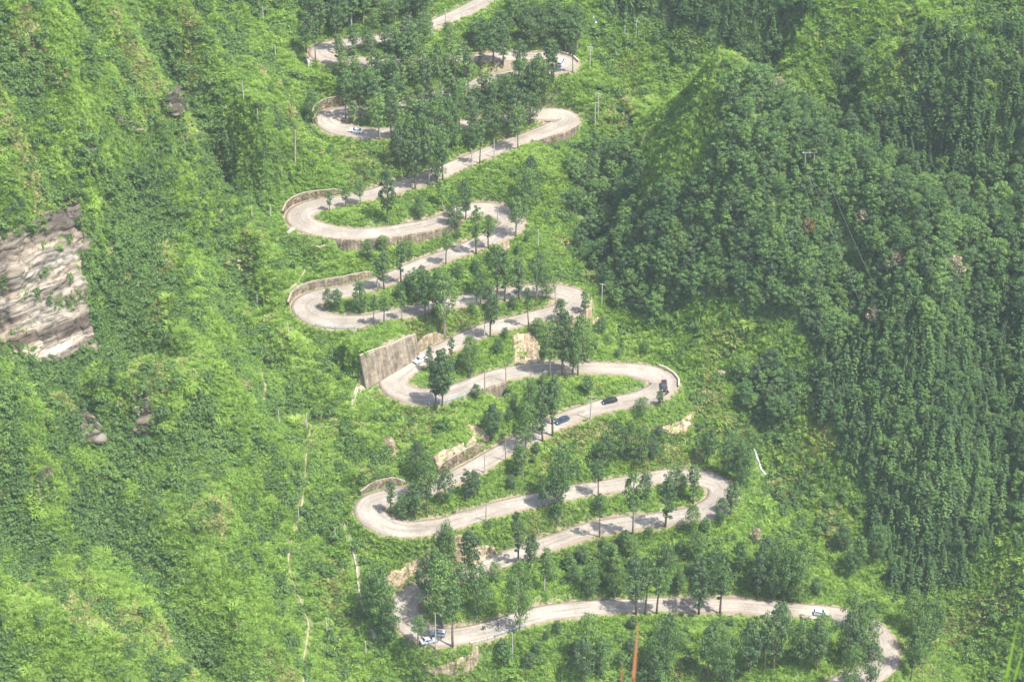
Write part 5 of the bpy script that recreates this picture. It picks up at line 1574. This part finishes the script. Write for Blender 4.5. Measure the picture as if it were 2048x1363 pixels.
# ------------------------------------------------------------------ people
M['skin'] = simple('skin', (0.42, 0.27, 0.19), 0.6, 0.05, 5)
M['hair'] = simple('hair_black', (0.015, 0.012, 0.01), 0.6, 0.1, 5)
def cloth(n_, c): return simple('cloth_' + n_, c, 0.9, 0.08, 6)
def skinned(name, verts, edges, rad, m, parent, root_i=0, sub=1):
    me = bpy.data.meshes.new(name); me.from_pydata(verts, edges, []); me.update()
    o = link(name, me, parent, [m])
    md = o.modifiers.new("skin", 'SKIN'); md.use_smooth_shade = True
    sv = me.skin_vertices[0].data
    for k, r_ in enumerate(rad): sv[k].radius = (r_, r_) if not isinstance(r_, tuple) else r_
    sv[root_i].use_root = True
    sd = o.modifiers.new("sub", 'SUBSURF'); sd.levels = sub; sd.render_levels = sub
    return o
def person(x, y, z, rz, top, legs, lab, pose='stand', parent_only=False):
    root = empty("person", (x, y, z), rz)
    sit = pose == 'ride'
    dz = -0.12 if sit else 0
    hip = (0, 0, 0.93 + dz)
    V = [hip, (0, 0, 1.12+dz), (0.02 if sit else 0, 0, 1.36+dz), (0.03, 0, 1.50+dz), (0.05, 0, 1.60+dz), (0.05, 0, 1.72+dz)]
    rad = [(.15,.12), (.13,.10), (.17,.11), (.055,.055), (.085,.09), (.075,.085)]
    E = [(0,1),(1,2),(2,3),(3,4),(4,5)]
    for s in (-1, 1):
        b = len(V)
        if sit:
            V += [(0.02, s*.11, .90+dz), (.42, s*.2, .80+dz), (.34, s*.2, .35), (.38, s*.2, .10), (.52, s*.2, .07)]
            E += [(0,b),(b,b+1),(b+1,b+2),(b+2,b+3),(b+3,b+4)]
        else:
            st_ = 0.10 * s
            V += [(0, s*.10, .88), (st_*.6+.03, s*.12, .48), (st_, s*.13, .10), (st_+.16, s*.14, .04)]
            E += [(0,b),(b,b+1),(b+1,b+2),(b+2,b+3)]
        rad += [.095, .065, .045, .04] + ([.035] if sit else [])
        b = len(V)
        if sit: V += [(0, s*.2, 1.42+dz), (.2, s*.28, 1.18+dz), (.46, s*.30, 1.12+dz), (.53, s*.30, 1.12+dz)]
        else: V += [(0, s*.2, 1.42), (-.03, s*.27, 1.14), (.08, s*.26, .90), (.11, s*.25, .82)]
        E += [(2,b),(b,b+1),(b+1,b+2),(b+2,b+3)]; rad += [.06, .045, .034, .03]
    skinned("body", V, E, rad, M['skin'], root)
    # clothes follow the body
    T_ = [V[0], V[1], V[2]]; Rt = [(.165,.135),(.15,.115),(.185,.125)]; Et = [(0,1),(1,2)]
    nleg = 5 if sit else 4
    for q in range(2):
        b0 = 6 + q * (nleg + 4) + nleg
        b = len(T_); T_ += [V[b0], V[b0+1], V[b0+2]]; Rt += [.072, .058, .046]; Et += [(2,b),(b,b+1),(b+1,b+2)]
    skinned("shirt", T_, Et, Rt, cloth(top[0], top[1]), root)
    T_ = [V[0]]; Rt = [(.165,.135)]; Et = []
    for q in range(2):
        b0 = 6 + q * (nleg + 4)
        b = len(T_); T_ += [V[b0], V[b0+1], V[b0+2]]; Rt += [.108, .082, .06]; Et += [(0,b),(b,b+1),(b+1,b+2)]
    skinned("trousers", T_, Et, Rt, cloth(legs[0], legs[1]), root)
    hx = V[5]
    hm = MB()
    for zz, rr in ((0,0),): pass
    bmh = bmesh.new(); bmesh.ops.create_uvsphere(bmh, u_segments=12, v_segments=8, radius=0.108)
    for v_ in list(bmh.verts):
        if v_.co.z < -0.03 and v_.co.x > -0.02: bmh.verts.remove(v_)
    meh = bpy.data.meshes.new("hair"); bmh.to_mesh(meh); bmh.free()
    ho = link("hair", meh, root, [M['hair']]); ho.location = (hx[0]-0.012, 0, hx[2]-0.03)
    f = MB()
    f.box((hx[0]+.088, 0, hx[2]-.065), (.03, .025, .04), taper=.6)
    for s in (-1, 1):
        f.box((hx[0]+.08, s*.034, hx[2]-.035), (.012, .024, .012)); f.box((hx[0]-.005, s*.092, hx[2]-.055), (.035, .018, .055), taper=.7)
        # hands: palm and five fingers
        k = V[6 + (0 if s < 0 else 1) * (nleg + 4) + nleg + 3]
        f.box((k[0]+.02, k[1], k[2]-.02), (.075, .035, .08))
        for q in range(4): f.box((k[0]-.012+.022*q, k[1]-s*.006, k[2]-.09-.006*(q in (1,2))), (.015, .016, .065), taper=.8)
        f.box((k[0]+.062, k[1]-s*.015, k[2]-.035), (.016, .016, .055), taper=.8)
    f.build("face_and_hands", M['skin'], root)
    sh = MB()
    for q in range(2):
        a_ = V[6 + q*(nleg+4) + (3 if sit else 2)]
        sh.box((a_[0]+.07, a_[1], .045 if not sit else a_[2]-.02), (.27, .10, .09), taper=.8)
    sh.build("shoes", M['tyre'], root)
    tag(root, lab, 'person')
    return root
def on_road(px_, py_, inner=0.5):
    X_, Y_, Z_ = [float(v[0]) for v in cast([px_], [py_])]
    i = int(np.argmin(np.hypot(RP[:, 0]-X_, RP[:, 1]-Y_)))
    off = float(np.clip((np.array([X_, Y_]) - RP[i, :2]) @ NL[i], -(HW[i]-inner), HW[i]-inner))
    xy = RP[i, :2] + NL[i]*off
    return float(xy[0]), float(xy[1]), float(road_z(i) - 0.05 * (off / (HW[i] + 0.25))**2), i
for (a_, b_, rz_, tp, lg, lab) in [
    (964,1260,0.6,('black',(0.02,0.02,0.025)),('black2',(0.02,0.02,0.02)),'person in black standing at the end of the railing by the bottom bend'),
    (970,1258,2.2,('grey',(0.18,0.18,0.19)),('dark',(0.03,0.03,0.04)),'person in grey top and dark trousers beside the one in black'),
    (995,1251,-1.2,('dark_blue',(0.03,0.05,0.10)),('jeans',(0.05,0.07,0.12)),'person in dark blue leaning near the middle of the bottom railing'),
    (997,1246,1.5,('white',(0.7,0.7,0.7)),('dark2',(0.03,0.03,0.03)),'person in white top standing on the road by the bottom railing')]:
    x_, y_, z_, i_ = on_road(a_, b_)
    person(x_, y_, z_, rz_, tp, lg, lab)
# motorcyclist
x_, y_, z_, i_ = on_road(1333, 789)
hd_ = math.atan2(-T[i_, 1], -T[i_, 0])
moto = empty("motorcycle", (x_, y_, z_), hd_)
fr = MB(); fr.box((0, 0, .55), (.75, .26, .3), taper=.8); fr.box((.1, 0, .80), (.42, .28, .18), taper=.7); fr.box((-.42, 0, .80), (.72, .24, .10)); fr.build("frame", PAINT['black'], moto)
for ax in (-.66, .68):
    t_ = MB(); t_.tube([(ax, -.06, .3), (ax, 0, .3), (ax, .06, .3)], [.26, .30, .26], 16); wh = t_.build("wheel", M['tyre'], moto)
    q_ = MB(); q_.tube([(ax, -.065, .3), (ax, .065, .3)], [.14, .14], 12); q_.build("rim", M['rim'], wh)
hb_ = MB(); hb_.tube([(.66, 0, .3), (.5, 0, .95), (.42, 0, 1.05)], .03, 6); hb_.tube([(.40, -.34, 1.06), (.46, 0, 1.03), (.40, .34, 1.06)], .02, 6); hb_.build("handlebar", M['rim'], moto)
tag(moto, 'black motorcycle just in front of the maroon car', 'motorcycle')
rd = person(x_ - 0.2 * math.cos(hd_), y_ - 0.2 * math.sin(hd_), z_ + 0.06, hd_, ('rider_black', (0.02, 0.02, 0.022)), ('rider_dark', (0.03, 0.03, 0.035)), 'rider in dark clothes astride the motorcycle by the maroon car', 'ride')

# ------------------------------------------------------------------ poles
def mk_pole(bx, by, hpx, lab, arms=0, material='concrete', lean=0.0, thick=1.0, az=0.3):
    X_, Y_, Z_ = [float(v[0]) for v in cast([bx], [by])]
    if float(bil(DR - HWG, GX0, GY0, GS, X_, Y_)) < 0.6:
        i = int(np.argmin(np.hypot(RP[:, 0]-X_, RP[:, 1]-Y_)))
        v = np.array([X_, Y_]) - RP[i, :2]; v /= np.linalg.norm(v) + 1e-6
        X_, Y_ = (RP[i, :2] + v * (HW[i] + 0.8)).tolist()
    g = float(ground(X_, Y_)); Hh = hpx * mpp(X_, Y_, g)
    o = empty("utility_pole", (X_, Y_, g), az)
    p = MB(); p.tube([(0,0,-0.6),(lean*Hh*.5,0,Hh*.5),(lean*Hh,0,Hh)], [.20*thick, .165*thick, .13*thick], 8); p.build("pole", M[material], o)
    for k in range(arms):
        zz = Hh - 0.35 - 0.9 * k
        a_ = MB(); a_.box((lean*zz, 0.15, zz), (1.9, .12, .12)); ar = a_.build("crossarm", M['concrete'], o)
        for q in (-.85, -.3, .3, .85):
            n_ = MB(); n_.tube([(lean*zz+q, .15, zz+.06), (lean*zz+q, .15, zz+.18), (lean*zz+q, .15, zz+.30)], [.05, .09, .04], 8); n_.build("insulator", M['insul'], ar)
    tag(o, lab, 'pole', 'poles on the slopes and road edges')
    return o, Hh
POLES = [
 (527,44,28,'thin pale pole near the top of the left slope',0,'concrete'),
 (551,112,22,'short thin pole on the upper left slope right of centre',0,'concrete'),
 (487,200,36,'thin pale pole on the slope left of the upper bends',0,'concrete'),
 (516,243,24,'short pole below and right of the upper left pole',0,'concrete'),
 (590,328,62,'thick leaning whitish pole on the slope beside the tenth leg',0,'wood_pole'),
 (504,436,22,'left one of two short poles left of the ninth-leg bend',0,'concrete'),
 (541,436,26,'right one of two short poles left of the ninth-leg bend',0,'concrete'),
 (515,617,28,'thin pole on the slope left of the brown stone wall bend',0,'concrete'),
 (577,675,32,'pole just below the left bend with the brown stone wall',0,'concrete'),
 (558,850,30,'left pole of a pair above the long footpath',0,'concrete'),
 (614,858,32,'right pole of a pair above the long footpath',0,'concrete'),
 (597,1038,30,'pole beside the middle of the long footpath',0,'concrete'),
 (671,1086,34,'pole left of the long concrete drainage chute',0,'concrete'),
 (654,1264,32,'pole at the lower left between footpath and bottom bend',0,'concrete'),
 (732,1310,32,'pole below the bottom left bend at its left',0,'concrete'),
 (872,1295,78,'tall pale pole standing below the parked silver cars',0,'concrete'),
 (1025,1316,56,'tall pale pole on the bank below the bottom railing',0,'concrete'),
 (1076,495,34,'pole on the grassy slope right of the eighth leg bend',0,'concrete'),
 (1196,240,50,'tall pole with crossarm right of the upper right bend',2,'concrete'),
 (1190,254,46,'shorter pole with crossarm beside the tall one at the upper right bend',1,'concrete'),
 (1180,130,34,'pole with crossarm right of the topmost right bend',2,'concrete'),
 (1249,75,22,'left pole of the pair on the far meadow',0,'concrete'),
 (1272,74,30,'right pole of the pair on the far meadow',1,'concrete'),
 (1203,612,44,'pole with crossarm at the forest edge by the sixth leg bend',1,'concrete'),
 (1180,838,46,'slim leaning pole at the road edge left of the black sedan',1,'concrete'),
 (969,786,48,'dark slim pole on the edge of the fifth leg, left one',0,'wood_pole'),
 (1008,764,46,'dark slim pole on the edge of the fifth leg, right one',0,'wood_pole'),
 (970,1040,38,'slim pole at the lower edge of the third road leg',0,'wood_pole'),
 (1010,920,42,'slim pole at the lower edge of the fourth road leg',0,'wood_pole'),
 (969,944,44,'slim pole on the verge below the pale masonry of the fourth leg',0,'concrete'),
 (962,668,36,'slim pale pole by the road right of the white hatchback',0,'concrete'),
 (1013,440,40,'slim pole in the right bend of the eighth leg',0,'concrete'),
 (936,328,34,'thin pole at the road edge in the grove, left one',0,'concrete'),
 (985,312,34,'thin pole at the road edge in the grove, right one',0,'concrete'),
 (1115,590,34,'slim pole at the inside of the sixth leg right bend',0,'concrete'),
 (892,54,32,'pole at the very top road leg, left one',0,'concrete'),
 (991,8,30,'pole at the very top road leg, right one',0,'concrete'),
]
for bx, by, hp, lab, arms, mt in POLES:
    th = 1.7 if 'thick leaning' in lab else 1.0
    mk_pole(bx, by, hp, lab, arms, mt, lean=0.05 if 'leaning' in lab else random.uniform(-0.02, 0.02), thick=th, az=random.uniform(-0.5, 0.5))
# two-legged pole of the power line on the right hill
X_, Y_, Z_ = [float(v[0]) for v in cast([1616], [362])]
g_ = float(ground(X_, Y_)); hf = empty("power_line_frame", (X_, Y_, g_), 0.05)
HH = 10
for s in (-1, 1):
    p = MB(); p.tube([(s*1.35, 0, -.6), (s*1.35, 0, HH)], [.13, .10], 8); p.build("pole", M['concrete'], hf)
a_ = MB(); a_.box((0, .18, HH - .4), (4.6, .16, .16)); ar = a_.build("crossarm", M['concrete'], hf)
for q in (-2.1, 0, 2.1):
    n_ = MB(); n_.tube([(q, .18, HH-.32), (q, .18, HH-.12), (q, .18, HH+.1)], [.06, .11, .05], 8); n_.build("insulator", M['insul'], ar)
tag(hf, 'two-legged white power pole with crossarm on the right hill', 'power pole')
X2, Y2, Z2 = [float(v[0]) for v in cast([1738], [640])]
for q, lab in ((-2.1, 'left overhead wire dropping down the forest cut'), (2.1, 'right overhead wire dropping down the forest cut')):
    A0 = Vector((X_ + q, Y_ + .2, g_ + HH - .1)); B0 = Vector((X2 + q * 1.6, Y2, Z2 + 7))
    pts_ = []
    for k in range(25):
        t_ = k / 24; p_ = A0.lerp(B0, t_); p_.z -= 3.0 * 4 * t_ * (1 - t_) * 0.5; pts_.append(p_)
    wv = MB(); wv.tube([p_ - A0 for p_ in pts_], 0.022, 5); wo = wv.build("overhead_wire", M['wire']); wo.location = A0
    tag(wo, lab, 'wire')

# ------------------------------------------------------------------ parapets and railings along the road edge
M['rail_blue'] = simple('rail_blue', (0.17, 0.34, 0.42), 0.5, 0.1, 3)
M['rail_white'] = simple('rail_white', (0.75, 0.76, 0.74), 0.6, 0.08, 3)
M['parapet'] = simple('parapet_stone', (0.42, 0.37, 0.30), 0.9, 0.2, 1.2)
def edge_pts(a, b, side_pt, off):
    i0, i1 = sorted((station(*a), station(*b)))
    mid = (i0 + i1) // 2
    q = cast([side_pt[0]], [side_pt[1]])
    sg = 1 if (np.array([q[0][0], q[1][0]]) - RP[mid, :2]) @ NL[mid] > 0 else -1
    idx_ = np.arange(i0, i1 + 1)
    return np.column_stack([RP[idx_, :2] + NL[idx_] * (sg * (HW[idx_] + off))[:, None], RP[idx_, 2] + 0.06])
def parapet(a, b, sp, hgt, lab):
    Q = edge_pts(a, b, sp, 0.45); o = empty("parapet", tuple(Q[0])); O = Q[0]
    k = 0; n = len(Q)
    wall = MB()
    for i in range(0, n - 2, 3):
        j = min(i + 3, n - 1); p, q = Q[i] - O, Q[j] - O; d = q - p; L = np.linalg.norm(d[:2])
        Mx = Matrix.Rotation(math.atan2(d[1], d[0]), 3, 'Z') @ Matrix.Rotation(-math.atan2(d[2], L), 3, 'Y')
        hh = hgt * (1 + 0.12 * math.sin(i * 1.7))
        wall.box((p + q) / 2 + np.array([0, 0, hh / 2 - 0.35]), (L * 0.97, 0.5, hh + 0.7), M=Mx, taper=0.96)
    wall.build("wall", M['parapet'], o)
    tag(o, lab, 'parapet', 'low stone parapets at bends')
parapet((1300,746),(1334,774),(1372,760),0.9,'low stone parapet round the right bend above the maroon car')
parapet((930,1269),(975,1258),(945,1290),0.45,'low white kerb wall at the outer edge of the bottom bend')
parapet((1112,118),(1134,128),(1160,115),0.8,'stone parapet at the topmost right bend')
def railing(a, b, sp, lab):
    Q = edge_pts(a, b, sp, 0.3); o = empty("railing", tuple(Q[0])); O = Q[0]
    for i in range(0, len(Q), 4):
        p = Q[i] - O; m_ = MB(); m_.box((p[0], p[1], p[2] + .4), (.16, .16, 1.1)); m_.build("post", M['rail_white'] if (i // 4) % 2 else M['rail_blue'], o)
    for zz in (.45, .8):
        m_ = MB(); m_.tube([Q[i] - O + np.array([0, 0, zz]) for i in range(0, len(Q), 2)], .06, 6); m_.build("rail", M['rail_blue'], o)
    tag(o, lab, 'railing', 'blue and white railings on outer road edges')
railing((640,636),(705,644),(660,670),'blue and white railing at the lower edge of the seventh leg bend')
railing((850,792),(925,776),(880,820),'blue and white railing under the big tree on the fifth leg')
railing((972,1259),(1038,1239),(1000,1265),'blue and white railing beside the people at the bottom leg')

# ------------------------------------------------------------------ little waterfall and boulder
for pts_, lab in FALLS:
    Q = px_line(pts_)
    tag(ribbon("waterfall", Q, 0.15 + 0.25 * np.abs(vnoise(np.arange(len(Q)), np.zeros(len(Q)), 1.7, 9)), M['water'], thick=0.5, lift=0.35, drape=True, nacross=5), lab, 'waterfall', kind='structure')
bx_, by_, bz_ = [float(v[0]) for v in cast([1440], [748])]
bm = bmesh.new(); bmesh.ops.create_icosphere(bm, subdivisions=3, radius=1.0)
for v_ in bm.verts:
    k_n = 1 + 0.25 * float(vnoise(v_.co.x * 3 + v_.co.z * 5, v_.co.y * 3, 1.5, 12)); v_.co = Vector((v_.co.x * 1.5, v_.co.y, v_.co.z * .8)) * k_n
mb_ = bpy.data.meshes.new("boulder"); bm.to_mesh(mb_); bm.free()
set_vec(mb_, "uvw", [tuple(v_.co) for v_ in mb_.vertices])
bo = link("boulder", mb_, None, [M['rock']]); bo.location = (bx_, by_, bz_ + .5); tag(bo, 'grey boulder in the grass right of the maroon car bend', 'boulder')

# ------------------------------------------------------------------ grass at the photographer's ledge
led = MB()
n1, n2 = 14, 12
Vl = []; 
for j in range(n2):
    for i in range(n1):
        x_ = -3 + 6 * i / (n1 - 1); y_ = -3 + 7.2 * j / (n2 - 1)
        Vl.append((x_, y_, CAM_Z - 1.75 - max(0, y_ + 0.5) * 0.68 + 0.1 * float(vnoise(x_, y_, 0.9, 3))))
ml = mesh_np("ledge", Vl, grid_faces(n2, n1), smooth=True); 
tag(link("ledge", ml, None, [M['terrain']]), 'grassy ledge the photographer stands on', 'ledge', kind='structure')
def cam_pt(px_, py_, dist):
    a_, b_, c_ = ray_dir(px_, py_); return Vector((float(a_) * dist, float(b_) * dist, CAM_Z + float(c_) * dist))
def blade_mat(name, c0, c1):
    m, n, out = mat(name); d = N(n, "ShaderNodeBsdfDiffuse"); tr = N(n, "ShaderNodeBsdfTranslucent"); tc = N(n, "ShaderNodeTexCoord"); sp = N(n, "ShaderNodeSeparateXYZ")
    n.links.new(tc.outputs["Generated"], sp.inputs[0]); c = ramp(n, sp.outputs[2], [(0.84, c0), (0.985, c1)])
    n.links.new(c, d.inputs[0]); n.links.new(c, tr.inputs[0]); mx = N(n, "ShaderNodeMixShader"); mx.inputs[0].default_value = 0.4
    n.links.new(d.outputs[0], mx.inputs[1]); n.links.new(tr.outputs[0], mx.inputs[2]); n.links.new(mx.outputs[0], out.inputs[0]); return m
def blade(tip, low, dist, wpx, m, lab):
    p2 = cam_pt(*tip, dist + 0.25); p1 = cam_pt(*low, dist)
    d = (p1 - p2).normalized(); p0 = p1 + Vector((d.x * 1.2, -0.15, -1.35))
    ws = wpx * dist / FPX
    pts_ = []
    for k in range(15):
        t_ = k / 14
        pts_.append(p0.lerp(p1, t_ / 0.7) if t_ < 0.7 else p1.lerp(p2, (t_ - 0.7) / 0.3))
    side = Vector((1, 0, 0))
    V_ = []; F_ = []
    for k, p in enumerate(pts_):
        t_ = k / 14; w_ = ws * (0.55 + 0.45 * min(1, 2 * (1 - t_))) * (1 - max(0, t_ - 0.8) / 0.25)**0.8 * 0.5
        V_ += [p - side * w_ - p0, p + Vector((0, -w_ * 0.5, 0)) - p0, p + side * w_ - p0]
        if k: o_ = 3 * k; F_ += [(o_-3, o_-2, o_+1, o_), (o_-2, o_-1, o_+2, o_+1)]
    me_ = bpy.data.meshes.new("blade"); me_.from_pydata([tuple(v) for v in V_], [], F_); me_.update()
    o = link("grass_blade", me_, None, [m]); o.location = p0; tag(o, lab, 'grass blade')
MO = blade_mat('blade_orange', (0.60, 0.42, 0.16), (0.38, 0.17, 0.09)); MG = blade_mat('blade_green', (0.13, 0.25, 0.035), (0.17, 0.28, 0.05)); MR = blade_mat('blade_red', (0.35, 0.20, 0.12), (0.35, 0.14, 0.08))
blade((1277, 1240), (1267, 1360), 4.4, 8.5, MO, 'orange dry grass stalk close to the camera at the bottom edge')
blade((1246, 1325), (1243, 1362), 4.6, 5, MR, 'faint reddish grass tip left of the orange stalk')
blade((2034, 1250), (2012, 1360), 4.2, 9, MG, 'blurred green grass blade at the bottom right corner')
blade((2050, 1285), (2028, 1362), 4.5, 7, MG, 'second green grass blade right beside the corner one')

#@@END@@
